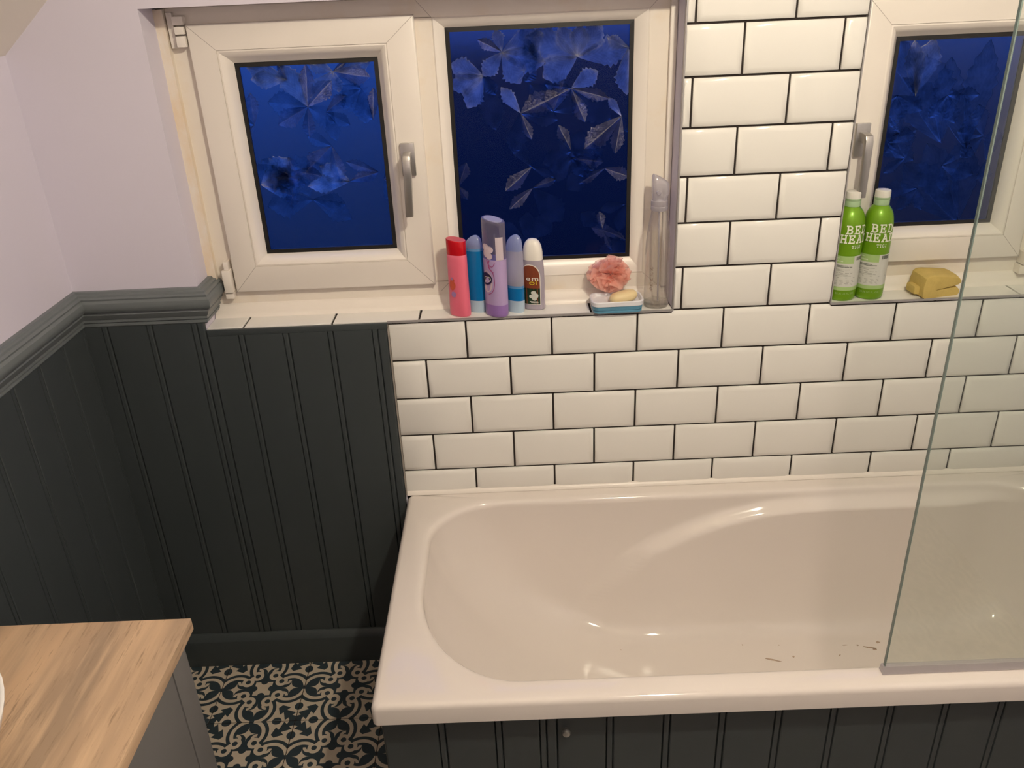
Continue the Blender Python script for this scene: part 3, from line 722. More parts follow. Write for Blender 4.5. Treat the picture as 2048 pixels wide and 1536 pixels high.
# ---------------------------------------------------------------- things on the sills
S = .003
def ell(a, b, z, n=40, dx=0, dy=0, p=2.3, tilt=0):
    P = []
    for i in range(n):
        t = 2 * math.pi * i / n; c, s = math.cos(t), math.sin(t)
        x = a * math.copysign(abs(c) ** (2 / p), c); y = b * math.copysign(abs(s) ** (2 / p), s)
        P.append((x + dx, y + dy, z + tilt * x))
    return P
def seg_loft(name, prof, m, parent, p=2.3, **k):          # prof rows: (a, b, z[, tilt])
    v, f = loft([ell(r[0], r[1], r[2], p=p, tilt=(r[3] if len(r) > 3 else 0)) for r in prof])
    return part(name, v, f, m, parent, rel=False, smooth=True, **k)
def wrap_strip(name, parent, a, b, p, t0, t1, z0, z1, m, off=.0004, n=16, th=.0004):
    """label skin that follows the bottle's section between two angles (degrees from the front, + to the right)"""
    V = []
    for o in (off, off + th):
        for i in range(n + 1):
            t = math.radians(-90 + t0 + (t1 - t0) * i / n); c, s = math.cos(t), math.sin(t)
            x = (a + o) * math.copysign(abs(c) ** (2 / p), c); y = (b + o) * math.copysign(abs(s) ** (2 / p), s)
            V += [(x, y, z0), (x, y, z1)]
    F = []; h = 2 * (n + 1)
    for i in range(n):
        k = 2 * i; F += [(k, k + 2, k + 3, k + 1), (h + k, h + k + 1, h + k + 3, h + k + 2), (k, h + k, h + k + 2, k + 2), (k + 1, k + 3, h + k + 3, h + k + 1)]
    F += [(0, 1, h + 1, h), (2 * n, h + 2 * n, h + 2 * n + 1, 2 * n + 1)]
    return part(name, V, F, m, parent, rel=False, smooth=True)
def wrap_shape(name, parent, a, b, p, polys, m, off=.0013, t_mid=0, z_mid=0, scale=None):
    """flat print: polys are lists of quads/triangles in (s, z), s is arc length in metres from the label middle"""
    V, F = [], []
    r = math.sqrt(a * b)
    def pt(s, z, o):
        t = math.radians(-90 + t_mid) + s / r; c, sn = math.cos(t), math.sin(t)
        return ((a + o) * math.copysign(abs(c) ** (2 / p), c), (b + o) * math.copysign(abs(sn) ** (2 / p), sn), z_mid + z)
    for q in polys:
        n = len(V); V += [pt(s, z, off) for s, z in q]; F.append(tuple(range(n, n + len(q))))
    return part(name, V, F, m, parent, rel=False)
# a small typewriter alphabet with slab serifs, strokes in a 1 x 1 cell
def arcp(cx, cy, rx, ry, a0, a1, n=10): return [(cx + rx * math.cos(math.radians(a0 + (a1 - a0) * i / n)), cy + ry * math.sin(math.radians(a0 + (a1 - a0) * i / n))) for i in range(n + 1)]
GL = {
 'B': [[(.2, 0), (.2, 1)], [(.02, 0), (.5, 0)], [(.02, 1), (.5, 1)], [(.2, .52), (.5, .52)], arcp(.5, .76, .28, .24, -90, 90), arcp(.5, .26, .36, .26, -90, 90)],
 'E': [[(.2, 0), (.2, 1)], [(.02, 0), (.86, 0), (.86, .24)], [(.02, 1), (.82, 1), (.82, .78)], [(.2, .5), (.6, .5)], [(.6, .38), (.6, .62)]],
 'D': [[(.2, 0), (.2, 1)], [(.02, 0), (.45, 0)], [(.02, 1), (.45, 1)], arcp(.45, .5, .43, .5, -90, 90, 14)],
 'H': [[(.16, 0), (.16, 1)], [(.80, 0), (.80, 1)], [(.16, .5), (.80, .5)], [(0, 0), (.32, 0)], [(0, 1), (.32, 1)], [(.64, 0), (.98, 0)], [(.64, 1), (.98, 1)]],
 'A': [[(.12, 0), (.48, 1)], [(.48, 1), (.84, 0)], [(.25, .36), (.71, .36)], [(0, 0), (.28, 0)], [(.66, 0), (.98, 0)], [(.30, 1), (.5, 1)]],
 'T': [[(.5, 0), (.5, 1)], [(.3, 0), (.7, 0)], [(.08, .8), (.08, 1), (.92, 1), (.92, .8)]],
 'I': [[(.5, 0), (.5, 1)], [(.3, 0), (.7, 0)], [(.3, 1), (.7, 1)]],
 'G': [arcp(.52, .5, .42, .5, 50, 310, 16), [(.62, .42), (.95, .42)], [(.84, .42), (.84, .06)]]}
def lettering(txt, w_, h_, st, adv, s0, z0):
    Q = []
    for i, ch in enumerate(txt):
        for pl in GL.get(ch, []):
            pts = [(s0 + i * adv + x * w_, z0 + y * h_) for x, y in pl]
            for (xa, ya), (xb, yb) in zip(pts, pts[1:]):
                l = math.hypot(xb - xa, yb - ya)
                if l < 1e-7: continue
                dx, dy = (xb - xa) / l, (yb - ya) / l; e = st * .35; nx, ny = -dy * st / 2, dx * st / 2
                k = max(1, int(l / .004)); xa -= dx * e; ya -= dy * e; L2 = l + 2 * e
                for j in range(k):
                    a0, a1 = L2 * j / k, L2 * (j + 1) / k
                    Q.append([(xa + dx * a0 - nx, ya + dy * a0 - ny), (xa + dx * a1 - nx, ya + dy * a1 - ny), (xa + dx * a1 + nx, ya + dy * a1 + ny), (xa + dx * a0 + nx, ya + dy * a0 + ny)])
    return Q
def font_polys(txt, size, s0=0, z0=0):
    cu = bpy.data.curves.new('t', 'FONT'); cu.body = txt; cu.size = size; cu.resolution_u = 2
    o = bpy.data.objects.new('t', cu); COL.objects.link(o); bpy.context.view_layer.update()
    me = bpy.data.meshes.new_from_object(o.evaluated_get(bpy.context.evaluated_depsgraph_get()))
    Q = [[(s0 + me.vertices[i].co.x, z0 + me.vertices[i].co.y) for i in p.vertices] for p in me.polygons]
    bpy.data.objects.remove(o); bpy.data.curves.remove(cu); bpy.data.meshes.remove(me); return Q
rc = lambda s0, s1, z0, z1: [[(s0 + (s1 - s0) * i / 4, z0), (s0 + (s1 - s0) * (i + 1) / 4, z0), (s0 + (s1 - s0) * (i + 1) / 4, z1), (s0 + (s1 - s0) * i / 4, z1)] for i in range(4)]
def disc(s, z, rx, rz, n=20): return [[(s + rx * math.cos(2 * math.pi * i / n), z + rz * math.sin(2 * math.pi * i / n)) for i in range(n)]]

# green shampoo bottles
M['green'] = pm('pearly_green_plastic', (.17, .36, .010), .36, metal=.25, var=.04, coat=.15)
M['ltgreen'] = pm('pale_green_print', (.36, .52, .20), .45, var=.03)
M['greyprint'] = pm('pale_grey_print', (.60, .60, .55), .45, var=.04)
M['whiteprint'] = pm('white_print', (.80, .82, .68), .45, var=.03)
M['darkprint'] = pm('dark_print', (.10, .11, .09), .5, var=.05)
M['midprint'] = pm('grey_print', (.33, .34, .30), .5, var=.05)
M['cap_lo'] = pm('green_tinted_cap', (.36, .50, .30), .35, var=.04, sss=.2)
M['cap_hi'] = pm('milky_cap', (.74, .72, .66), .35, var=.03, sss=.2)
def green_bottle(x, y, label, rot, narrow):
    t = thing('shampoo_bottle', (x, y, S), label, 'bottle', group='green shampoo bottles')
    R = .0325
    pr = [(.024, .0), (.029, .001), (.0316, .0045), (R, .011), (R, .10), (R, .165), (.0322, .178), (.0308, .190), (.0282, .200), (.0245, .2085), (.0200, .2145), (.0165, .2185), (.0165, .222)]
    v, f = loft([circ(r, z, 56) for r, z in pr]); part('body', v, f, M['green'], t, rel=False, smooth=True)
    c = part('cap', *loft([circ(r, z, 44) for r, z in ((.0162, .219), (.0168, .2195), (.0168, .231), (.0165, .2315), (.0168, .232), (.0168, .237))]), M['cap_lo'], t, rel=False, smooth=True)
    part('cap_lid', *loft([circ(r, z, 44) for r, z in ((.0168, .237), (.0168, .249), (.0163, .2515), (.0145, .2525))]), M['cap_hi'], c, rel=False, smooth=True)
    k = dict(a=R, b=R, p=2)
    lb = wrap_strip('label', t, R, R, 2, -88 + rot, 92 + rot, .0365, .0925, M['greyprint'], n=28)
    wrap_strip('label_foot', t, R, R, 2, -88 + rot, 92 + rot, .0275, .0365, M['ltgreen'], n=28)
    wrap_strip('label_head', t, R, R, 2, -88 + rot, 12 + rot, .0925, .110, M['ltgreen'], n=18)
    wrap_strip('barcode_field', t, R, R, 2, 12 + rot, 92 + rot, .0925, .110, M['greyprint'], n=14)
    bars = []; s = 0
    for i in range(14):
        w_ = random.choice((.0004, .0008, .0012)); bars += [[(s, 0), (s + w_, 0), (s + w_, .0085), (s, .0085)]]; s += w_ + random.choice((.0004, .0007))
    tm = rot
    wrap_shape('barcode', t, polys=bars, m=M['darkprint'], t_mid=tm + 22, z_mid=.0995, **k)
    W = .0138; A = .0172
    q = lettering('BED', W, .0170, .0030, A, -.0185, .1630) + lettering('HEAD', W, .0170, .0030, A, -.0290, .1415)
    wrap_shape('brand_lettering', t, polys=q, m=M['whiteprint'], t_mid=tm, **k)
    q = lettering('TIGI', .0052, .0062, .0010, .0058, -.0035, .1285)
    wrap_shape('small_lettering', t, polys=q, m=M['whiteprint'], t_mid=tm, **k)
    q = font_polys('urban', .0062, -.040, .1035) + font_polys('antidotes', .0062, -.040, .0965)
    wrap_shape('range_lettering', t, polys=q, m=M['whiteprint'], t_mid=tm, **k)
    q = font_polys('25.36 US FL. OZ.', .0062, -.026, .0185)
    wrap_shape('volume_lettering', t, polys=q, m=M['ltgreen'], t_mid=tm, **k)
    q = []
    for z, a0, a1, h in ((.0865, -.042, -.006, .0016), (.0835, -.042, .004, .0016)): q += rc(a0, a1, z, z + h)
    wrap_shape('text_lines', t, polys=q, m=M['darkprint'], t_mid=tm, **k)
    q = []
    for z, a0, a1 in ((.0775, -.042, .000), (.0745, -.042, -.012), (.0695, -.042, .006), (.0655, -.042, -.004), (.0625, -.042, .004), (.0585, -.042, .03), (.051, -.042, .01), (.048, -.042, .012), (.0445, -.042, .008), (.0415, -.042, .01)): q += rc(a0, a1, z, z + .0010)
    wrap_shape('fine_print', t, polys=q, m=M['midprint'], t_mid=tm, **k)
    return t
green_bottle(.6875, .0335, 'green shampoo bottle nearest the tiled pier', 2, False)
green_bottle(.7535, .0355, 'green shampoo bottle in front of the dark window glass', -12, False)

# sponge
sg_ = thing('sponge', (.908, .040, S), 'yellow folded scouring sponge on the right sill', 'sponge', rz=math.radians(12))
M['sponge'] = pm('yellow_sponge', (.60, .44, .135), .85, var=.12, scale=60, bump=.5, bscale=220)
def sponge():
    prof = [(-.046, .004), (-.040, .0), (.050, .0), (.055, .005), (.054, .013), (.046, .020), (.020, .0195), (-.010, .018), (-.010, .0195), (.020, .0225), (.048, .0265), (.057, .0305), (.056, .036), (.046, .045), (-.020, .0545), (-.034, .0545), (-.043, .050), (-.047, .030)]
    rings = []
    for j in range(9):
        y = -.034 + .068 * j / 8; e = 1 - .05 * (abs(j - 4) / 4) ** 4
        rings.append([(x * e + .006 * (y / .034), y + .002 * noise.noise((x * 40, y * 40, z * 40)), z * (1 - .03 * (abs(j - 4) / 4) ** 3) + (.0012 * noise.noise((x * 60, y * 60, 3)) if z > .004 else 0)) for x, z in prof])
    return loft(rings)
v, f = sponge(); part('foam', v, f, M['sponge'], sg_, rel=False, bevel=.0015)
v, f = loft([[(x, y, z) for x, y in ((-.060, -.014), (-.044, -.020), (-.040, .020), (-.056, .022))] for z in (.006, .026)])
part('torn_corner', v, f, M['sponge'], sg_, rel=False, bevel=.004)

# pink shampoo with red cap
pk = thing('shampoo_bottle', (-.2135, .0225, S), 'slim pink bottle with a red cap at the left of the row', 'bottle', rz=math.radians(-28))
M['pink'] = pm('pink_plastic', (.80, .16, .24), .38, var=.03, sss=.15)
M['red'] = pm('red_cap_plastic', (.52, .006, .014), .25, var=.04)
M['redtop'] = pm('matt_red_cap_top', (.60, .10, .12), .5, var=.04)
pa = [(.0225, .0125, 0), (.0255, .0150, .0015), (.0265, .0165, .006), (.0260, .0168, .03), (.0250, .0165, .07), (.0245, .0162, .11), (.0245, .0160, .140), (.0240, .0158, .1485), (.0225, .015, .150)]
seg_loft('body', pa, M['pink'], pk)
c = seg_loft('cap', [(.0235, .0158, .1495), (.0240, .0160, .151), (.0240, .0160, .181, 0.0), (.0237, .0157, .1835, -.10)], M['red'], pk)
seg_loft('cap_top', [(.0232, .0152, .1832, -.10), (.0226, .0148, .1842, -.10), (.0150, .0095, .1836, -.10)], M['redtop'], c)
M['orange'] = pm('orange_print', (.62, .10, .05), .5, var=.1); M['lilacprint'] = pm('lilac_print', (.38, .20, .42), .5, var=.1)
wrap_shape('orange_print', pk, a=.0252, b=.0166, p=2.3, polys=disc(0, .078, .0062, .012) + disc(.001, .090, .004, .006), m=M['orange'], t_mid=-14)
wrap_shape('dark_print', pk, a=.0252, b=.0166, p=2.3, polys=disc(.001, .094, .0018, .004), m=M['lilacprint'], t_mid=-14, off=.0017)
wrap_shape('lilac_print', pk, a=.0252, b=.0166, p=2.3, polys=disc(.002, .056, .0045, .007), m=M['lilacprint'], t_mid=-14, off=.0013)

# blue gel bottles
M['gel'] = pm('blue_gel', (.004, .155, .42), .18, var=.06, scale=20, coat=.3)
M['gel_top'] = pm('pale_blue_gel_top', (.10, .26, .50), .3, var=.04)
M['milk'] = thinglass('frosted_blue_plastic', (.60, .66, .88), .10, .22, body=.80, bodycol=(.50, .57, .84), edge=.3)
M['milkbase'] = pm('frosted_pale_base', (.42, .54, .66), .35, var=.05, sss=.1)
M['frost'] = thinglass('frosted_clear_plastic', (.80, .80, .88), .10, .22, body=.80, bodycol=(.68, .66, .76), edge=.3)
def gel_bottle(x, y, label, rz, H, g0, g1, w_):
    t = thing('shower_gel_bottle', (x, y, S), label, 'bottle', rz=rz, group='blue gel bottles')
    b = w_ * .62
    def sec(z):
        k = interp(z / H, [(0, .86), (.03, .95), (.10, .97), (.35, 1.0), (.7, .97), (.80, .93), (.90, .82), (.95, .66), (.985, .38), (1, .12)])
        return (w_ * k, b * k, z)
    def zs(a0, a1, n): return [sec(a0 + (a1 - a0) * i / n) for i in range(n + 1)]
    seg_loft('base', zs(0, g0, 5), M['milkbase'], t)
    g = seg_loft('gel', zs(g0, g1, 10), M['gel'], t)
    seg_loft('gel_surface', [(a * .99, c * .99, z) for a, c, z in zs(g1, g1 + .006, 2)], M['gel_top'], g)
    zc = H * .80
    if g1 + .006 < zc - .01: seg_loft('empty_wall', zs(g1 + .006, zc, 6), M['frost'], t)
    rows = [sec(max(zc, g1 + .006) + (H - max(zc, g1 + .006)) * i / 10) for i in range(11)]
    v, f = loft([ell(a, c, z, dx=.006 * ((z - rows[0][2]) / (H - rows[0][2])) ** 2) for a, c, z in rows])
    part('cap', v, f, M['milk'], t, rel=False, smooth=True)
gel_bottle(-.1745, .0450, 'full blue gel bottle between the pink and lilac bottles', math.radians(-22), .1855, .030, .150, .0240)
gel_bottle(-.0815, .0320, 'nearly empty blue gel bottle right of the tall lilac bottle', math.radians(-30), .187, .030, .0605, .0225)

# tall lilac bottle
lc = thing('lotion_bottle', (-.1265, .0150, S), 'tall clear bottle half full of lilac cream', 'bottle', rz=math.radians(-38))
M['lilac'] = pm('lilac_cream', (.44, .33, .57), .35, var=.03, sss=.15)
M['purple'] = pm('purple_bottle_foot', (.30, .17, .46), .3, var=.05)
M['lilac_top'] = pm('lilac_cream_surface', (.34, .30, .74), .4, var=.04)
M['clearlilac'] = thinglass('smoky_lilac_plastic', (.66, .63, .70), .14, .06, body=.34, bodycol=(.52, .47, .58), edge=.9)
la = .0290; lb_ = .0200
seg_loft('foot', [(la * .9, lb_ * .86, 0), (la * .97, lb_ * .96, .002), (la, lb_, .008), (la, lb_, .030)], M['purple'], lc)
g = seg_loft('cream', [(la, lb_, .030), (la, lb_, .07), (la, lb_, .1385)], M['lilac'], lc)
seg_loft('cream_surface', [(la * .985, lb_ * .985, .1385), (la * .985, lb_ * .985, .139, 0)], M['lilac_top'], g)
v, f = loft([ell(la, lb_, .1392), ell(la, lb_, .18), ell(la, lb_, .224, tilt=-.14), ell(la * .985, lb_ * .98, .2265, tilt=-.16), ell(la * .94, lb_ * .92, .2285, tilt=-.16)], cap0=False)
part('clear_top', v, f, M['clearlilac'], lc, rel=False, smooth=True)
seg_loft('lid_face', [(la * .80, lb_ * .76, .2286, -.16), (la * .78, lb_ * .74, .2294, -.16)], M['frost'], lc)
wrap_strip('back_label', lc, la, lb_, 2.3, 34, 80, .1392, .192, pm('pale_lilac_label', (.56, .47, .52), .5, var=.03), off=.0003)
M['navy'] = pm('navy_print', (.006, .007, .05), .4, var=.05); M['pinkprint'] = pm('magenta_print', (.36, .07, .22), .5, var=.08); M['palepink'] = pm('pale_label_print', (.64, .52, .58), .5, var=.04)
k = dict(a=la, b=lb_, p=2.3)
wrap_shape('flower_print', lc, polys=disc(-.004, .168, .008, .008) + disc(.004, .163, .0075, .008) + disc(-.002, .154, .008, .010) + disc(.003, .148, .006, .008), m=M['palepink'], t_mid=-6, **k)
q = []
def arcq(cx, cy, rx, ry, a0, a1, w_, n=14):
    o = arcp(cx, cy, rx, ry, a0, a1, n); i = arcp(cx, cy, rx - w_, ry - w_, a0, a1, n)
    return [[o[j], o[j + 1], i[j + 1], i[j]] for j in range(n)]
wrap_shape('swirl_print', lc, polys=arcq(-.004, .088, .016, .034, -80, 75, .0014) + arcq(.006, .150, .010, .028, -40, -160, .0018) + arcq(.012, .128, .012, .02, 150, 260, .002), m=M['pinkprint'], t_mid=-6, off=.0008, **k)
wrap_shape('label_print', lc, polys=disc(-.005, .086, .012, .027, 24), m=M['palepink'], t_mid=-6, off=.0005, **k)
wrap_shape('round_emblem', lc, polys=disc(-.006, .0925, .0125, .0150, 24), m=M['navy'], t_mid=-6, off=.0012, **k)
wrap_shape('emblem_script', lc, polys=arcq(-.0005, .0925, .0048, .0062, -95, 95, .0011) + arcq(-.006, .093, .0042, .0050, 40, 320, .0010), m=M['whiteprint'], t_mid=-6, off=.0016, **k)

# grey bottle with white domed cap
wb = thing('handwash_bottle', (-.0385, .0475, S), 'grey bottle with white domed cap and dark label', 'bottle', rz=math.radians(-18))
M['greyplastic'] = pm('clear_grey_liquid', (.36, .32, .38), .22, var=.04, coat=.3)
M['whitecap'] = pm('white_cap_plastic', (.80, .76, .70), .3, var=.02)
wa = .0275; wb_ = .0165
seg_loft('body', [(wa * .9, wb_ * .85, 0), (wa * .985, wb_ * .97, .002), (wa * 1.0, wb_, .007), (wa * .985, wb_ * .97, .013), (wa * .985, wb_ * .98, .06), (wa * .95, wb_ * .98, .10), (wa * .88, wb_ * .95, .118), (wa * .84, wb_ * .92, .124)], M['greyplastic'], wb)
seg_loft('cap', [(wa * .86, wb_ * .96, .122), (wa * .86, wb_ * .98, .124), (wa * .84, wb_ * .97, .140), (wa * .76, wb_ * .9, .153), (wa * .60, wb_ * .75, .163), (wa * .38, wb_ * .5, .169), (wa * .12, wb_ * .15, .171)], M['whitecap'], wb)
M['brownprint'] = pm('rust_brown_print', (.20, .045, .018), .4, var=.2, scale=60); M['darkgreen'] = pm('dark_green_print', (.012, .035, .016), .4, var=.2, scale=60)
M['yellow'] = pm('yellow_print', (.72, .56, .03), .5, var=.05)
k = dict(a=wa * .985, b=wb_ * .98, p=2.3)
def arch(hw, z0, z1, zt):
    pts = [(hw, z0), (hw, z1)] + arcp(0, z1, hw, zt - z1, 0, 180, 12)[1:-1] + [(-hw, z1), (-hw, z0)]
    m_ = []
    for i in range(len(pts) // 2):
        a, b_, c_, d = pts[i], pts[i + 1], pts[-2 - i], pts[-1 - i]
        for j in range(6):
            l = lambda p, q, t: (p[0] + (q[0] - p[0]) * t, p[1] + (q[1] - p[1]) * t)
            m_.append([l(a, d, j / 6), l(a, d, (j + 1) / 6), l(b_, c_, (j + 1) / 6), l(b_, c_, j / 6)])
    return m_
wrap_shape('label_border', wb, polys=arch(.0195, .014, .082, .113), m=M['whitecap'], off=.0006, t_mid=-8, **k)
wrap_shape('label', wb, polys=arch(.0178, .0155, .081, .111), m=M['brownprint'], off=.0010, t_mid=-8, **k)
wrap_shape('label_foot', wb, polys=rc(-.0178, .0178, .0155, .055), m=M['darkgreen'], off=.0013, t_mid=-8, **k)
wrap_shape('flower_print', wb, polys=disc(.006, .044, .004, .005) + disc(.010, .037, .004, .006) + disc(.004, .035, .005, .005) + disc(.007, .030, .004, .005), m=M['greyprint'], off=.0016, t_mid=-8, **k)
wrap_shape('letter', wb, polys=font_polys('e', .0170, -.006, .0735), m=M['whitecap'], off=.0016, t_mid=-8, **k)
wrap_shape('letter', wb, polys=font_polys('m', .0170, .0025, .0735), m=M['whitecap'], off=.0016, t_mid=-8, **k)
wrap_shape('small_print', wb, polys=rc(.0, .013, .0215, .0228) + rc(.002, .014, .0190, .0200), m=M['whitecap'], off=.0016, t_mid=-8, **k)
wrap_shape('yellow_lettering', wb, polys=font_polys('ol', .0170, -.001, .0640), m=M['yellow'], off=.0018, t_mid=-8, **k)

# soap dish, soap, puff
dh = thing('soap_dish', (.1545, .0195, S), 'white soap tray on a blue base at the sill edge', 'soap dish', rz=math.radians(1))
M['bluebase'] = pm('teal_blue_plastic', (.10, .27, .40), .35, var=.04); M['tray'] = pm('white_tray_plastic', (.72, .72, .76), .35, var=.02)
v, f = loft([rrect(.054, .030, .014, 0), rrect(.0575, .0330, .016, .002), rrect(.0575, .0330, .016, .006), rrect(.0560, .0315, .016, .0072), rrect(.0580, .0335, .016, .009), rrect(.0590, .0345, .017, .0175), rrect(.056, .032, .016, .018)])
part('base', v, f, M['bluebase'], dh, rel=False, smooth=True)
v, f = loft([rrect(.059, .0345, .017, .0178), rrect(.0605, .036, .018, .0185), rrect(.0610, .0365, .018, .028), rrect(.0595, .035, .017, .0295), rrect(.0570, .0325, .016, .0295), rrect(.0550, .0305, .015, .0275), rrect(.053, .0285, .014, .0215), rrect(.048, .024, .012, .0205)])
part('tray', v, f, M['tray'], dh, rel=False, smooth=True)
sp_ = thing('soap_bar', (.1690, .0060, S + .0225), 'worn cream soap bar lying in the white tray', 'soap', rz=math.radians(14))
v, f = loft([ell(.0335 * r, .0185 * r, z, p=2.6) for r, z in ((.70, 0), (.90, .002), (1, .008), (.97, .014), (.84, .019), (.55, .0218), (.15, .0225))])
part('bar', [(x, y, z + .012 * (x / .033) * .3 + .002 * (z > .001)) for x, y, z in v], f, pm('cream_soap', (.72, .58, .33), .4, var=.04, sss=.3), sp_, rel=False, smooth=True)
pf = thing('bath_puff', (.1430, .0510, S + .032), 'coral pink mesh bath puff resting behind the soap', 'bath puff')
def m_puff():
    m = bpy.data.materials.new('coral_mesh'); m.use_nodes = True; nt = m.node_tree; nt.nodes.clear()
    out = N(nt, 'ShaderNodeOutputMaterial'); d = N(nt, 'ShaderNodeBsdfDiffuse'); t = N(nt, 'ShaderNodeBsdfTranslucent'); x = N(nt, 'ShaderNodeMixShader'); x.inputs[0].default_value = .5
    c = mix(nt, tex(nt, 300, 2), (.98, .56, .47), (.99, .66, .57)); nt.links.new(c, d.inputs[0]); nt.links.new(c, t.inputs[0])
    nt.links.new(d.outputs[0], x.inputs[1]); nt.links.new(t.outputs[0], x.inputs[2]); tp = N(nt, 'ShaderNodeBsdfTransparent'); y = N(nt, 'ShaderNodeMixShader'); y.inputs[0].default_value = .38
    nt.links.new(x.outputs[0], y.inputs[1]); nt.links.new(tp.outputs[0], y.inputs[2]); nt.links.new(y.outputs[0], out.inputs[0]); return m
def puff():
    rnd = random.Random(11); V, F = [], []
    for k in range(34):
        zz = 1 - 2 * (k + .5) / 34; ph = k * 2.39996; r = math.sqrt(1 - zz * zz)
        d = Vector((r * math.cos(ph), r * math.sin(ph), zz)); a = d.orthogonal().normalized(); a.rotate(Matrix.Rotation(rnd.uniform(0, 6.28), 3, d)); b = d.cross(a)
        R = rnd.uniform(.86, 1.08); wd = rnd.uniform(.42, .66); ph2 = rnd.uniform(0, 6); n0 = len(V); NU, NV = 20, 6; fr = rnd.uniform(2, 3.4)
        for i in range(NU + 1):
            s = -1 + 2 * i / NU
            for j in range(NV + 1):
                t = j / NV; rad = .25 + (R - .25) * t * (1 - .16 * s * s)
                wv = .22 * t * math.sin(fr * s * 3 + ph2) + .10 * t * t * math.sin(7 * s + ph2)
                ang = s * wd * (1.5 - .3 * t) * 1.1
                p = d * (rad * math.cos(ang)) + a * (rad * math.sin(ang)) + b * wv + b * .10 * (t ** 3) * (1 if k % 2 else -1)
                V.append((p.x * .0530, p.y * .036, p.z * .0420 + .043))
        for i in range(NU):
            for j in range(NV):
                q = n0 + i * (NV + 1) + j; F.append((q, q + 1, q + NV + 2, q + NV + 1))
    return V, F
v, f = puff(); part('ruffles', v, f, m_puff(), pf, rel=False, smooth=True, ang=180)

# clear spray bottle
sb_ = thing('spray_bottle', (.2500, .0315, S), 'clear plastic spray bottle standing against the pier', 'spray bottle')
M['clear'] = thinglass('clear_plastic', (.96, .95, .93), .22, .05, body=.13, bodycol=(.82, .78, .76), edge=1.6)
M['nozzle'] = thinglass('milky_nozzle_plastic', (.86, .85, .90), .14, .16, body=.55, bodycol=(.76, .73, .77), edge=.5)
pr = [(.0270, .0), (.0290, .0015), (.0295, .006), (.0290, .03), (.0288, .07), (.0288, .11), (.0283, .14), (.0270, .165), (.0243, .19), (.0208, .21), (.0182, .225), (.0175, .232)]
def swirl(r, z, n=48):
    P = []
    for i in range(n):
        t = 2 * math.pi * i / n; g = math.exp(-((((t - (z * 16 - 1.2)) + math.pi) % (2 * math.pi) - math.pi) / .28) ** 2) * ss(z, .07, .12) * ss(-z, -.225, -.19)
        P.append(((r - .0028 * g) * math.cos(t), (r - .0028 * g) * math.sin(t), z))
    return P
fine = [(interp(.232 * i / 50, [(z, r) for r, z in pr]), .232 * i / 50) for i in range(51)]
v, f = loft([swirl(r, z) for r, z in fine]); part('body', v, f, M['clear'], sb_, rel=False, smooth=True)
v, f = loft([circ(r, z) for r, z in ((.026, .0035), (.0272, .006), (.0268, .012), (.012, .007))]); part('base_web', v, f, M['clear'], sb_, rel=False, smooth=True)
v, f = loft([circ(r, z) for r, z in ((.0182, .229), (.0192, .231), (.0192, .238), (.0186, .2395), (.0192, .241), (.0190, .251), (.0170, .252))]); c = part('collar', v, f, M['nozzle'], sb_, rel=False, smooth=True)
v, f = loft([rrect(.0165, .0165, .012, .251), rrect(.0170, .0165, .010, .262), rrect(.0182, .0175, .008, .268, cx=.001), [(x, y, z - .10 * x) for x, y, z in rrect(.0182, .0172, .008, .290, cx=.0005)], [(x, y, z - .38 * x) for x, y, z in rrect(.0168, .0155, .010, .2985, cx=-.001)], [(x, y, z - .50 * x) for x, y, z in rrect(.0125, .0115, .009, .3020, cx=-.003)], [(x, y, z - .50 * x) for x, y, z in rrect(.006, .006, .005, .3030, cx=-.004)]])
part('spray_head', v, f, M['nozzle'], sb_, rel=False, smooth=True)
v, f = loft([[(x, y - .0175, z + .272) for x, y, z in [(-.006 + r * math.cos(a), d, r * math.sin(a)) for a in [2 * math.pi * i / 18 for i in range(18)]]] for d, r in ((.002, .0055), (-.004, .0052), (-.0055, .004))])
part('nozzle_tip', v, f, M['nozzle'], sb_, rel=False, smooth=True)
v, f = loft([circ(.0022, .010, 10, cx=.004), circ(.0022, .24, 10, cx=0)]); part('dip_tube', v, f, M['nozzle'], sb_, rel=False, smooth=True)
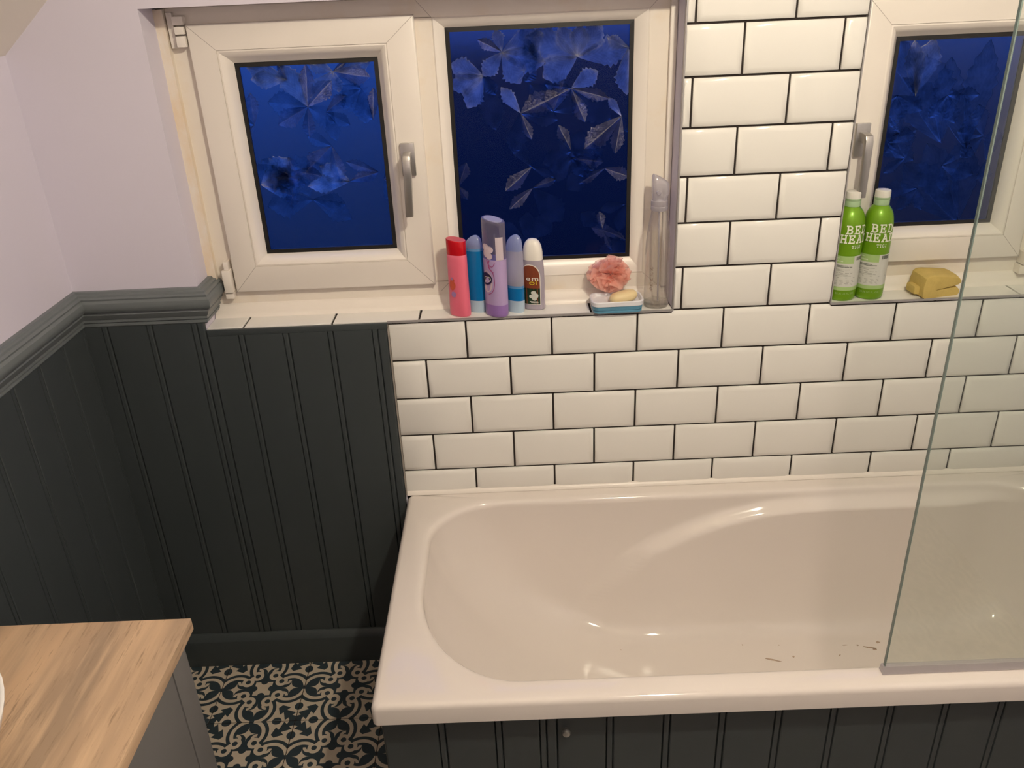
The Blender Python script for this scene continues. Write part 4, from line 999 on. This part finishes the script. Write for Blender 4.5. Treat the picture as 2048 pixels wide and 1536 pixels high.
M['brownmark'] = pm('brown_print', (.22, .12, .09), .5)
q = []
for i in range(5):
    q += arcq(-.0125, .100 - i * .0125, .004, .0035, 200 - 30 * i, 420 - 20 * i, .0009, 8) + rc(-.015, -.009 + .001 * (i % 2), .094 - i * .0125, .0950 - i * .0125)
wrap_shape('faded_lettering', sb_, a=.0276, b=.0276, p=2, polys=q, m=M['brownmark'], t_mid=-10, off=.0006)

# ---------------------------------------------------------------- the room's lamp (above and behind the viewer's right shoulder)
lx, ly, lz = LAMP_POS
lamp = thing('ceiling_lamp', (lx, ly, CE), 'small white lamp hanging from the ceiling under an added cup', 'lamp')
m = bpy.data.materials.new('lit_globe'); m.use_nodes = True; nt = m.node_tree; nt.nodes.clear()
out = N(nt, 'ShaderNodeOutputMaterial'); em = N(nt, 'ShaderNodeEmission'); em.inputs[0].default_value = (*LAMP_COL, 1); em.inputs[1].default_value = LAMP_POWER
nt.links.new(em.outputs[0], out.inputs[0])
dz = lz - (CE + Z0)
rings = [[(LAMP_R * math.sin(math.pi * k / 16) * math.cos(2 * math.pi * i / 24), LAMP_R * math.sin(math.pi * k / 16) * math.sin(2 * math.pi * i / 24), dz + LAMP_R * math.cos(math.pi * k / 16)) for i in range(24)] for k in range(1, 16)]
v, f = loft(rings); part('globe', v, f, m, lamp, rel=False, smooth=True)
v, f = loft([circ(r, z, 32) for r, z in ((.06, 0), (.06, -.012), (.05, -.022), (.008, -.026), (.008, dz + LAMP_R + .006), (.004, dz + LAMP_R + .0055))])
v2, f2 = loft([circ(rr, z, 40) for rr, z in ((.012, dz + LAMP_R + .008), (.030, dz + LAMP_R + .006), (.055, dz + LAMP_R - .010), (.075, dz + .010), (.0765, dz + .009), (.0535, dz + LAMP_R - .013), (.028, dz + LAMP_R + .003), (.010, dz + LAMP_R + .004))])
part('added_shade', v2, f2, M['whitecap'], lamp, rel=False, smooth=True)  # unseen cup, added to block the lamp's upward light
part('rose_and_stem', v, f, M['whitecap'], lamp, rel=False, smooth=True)
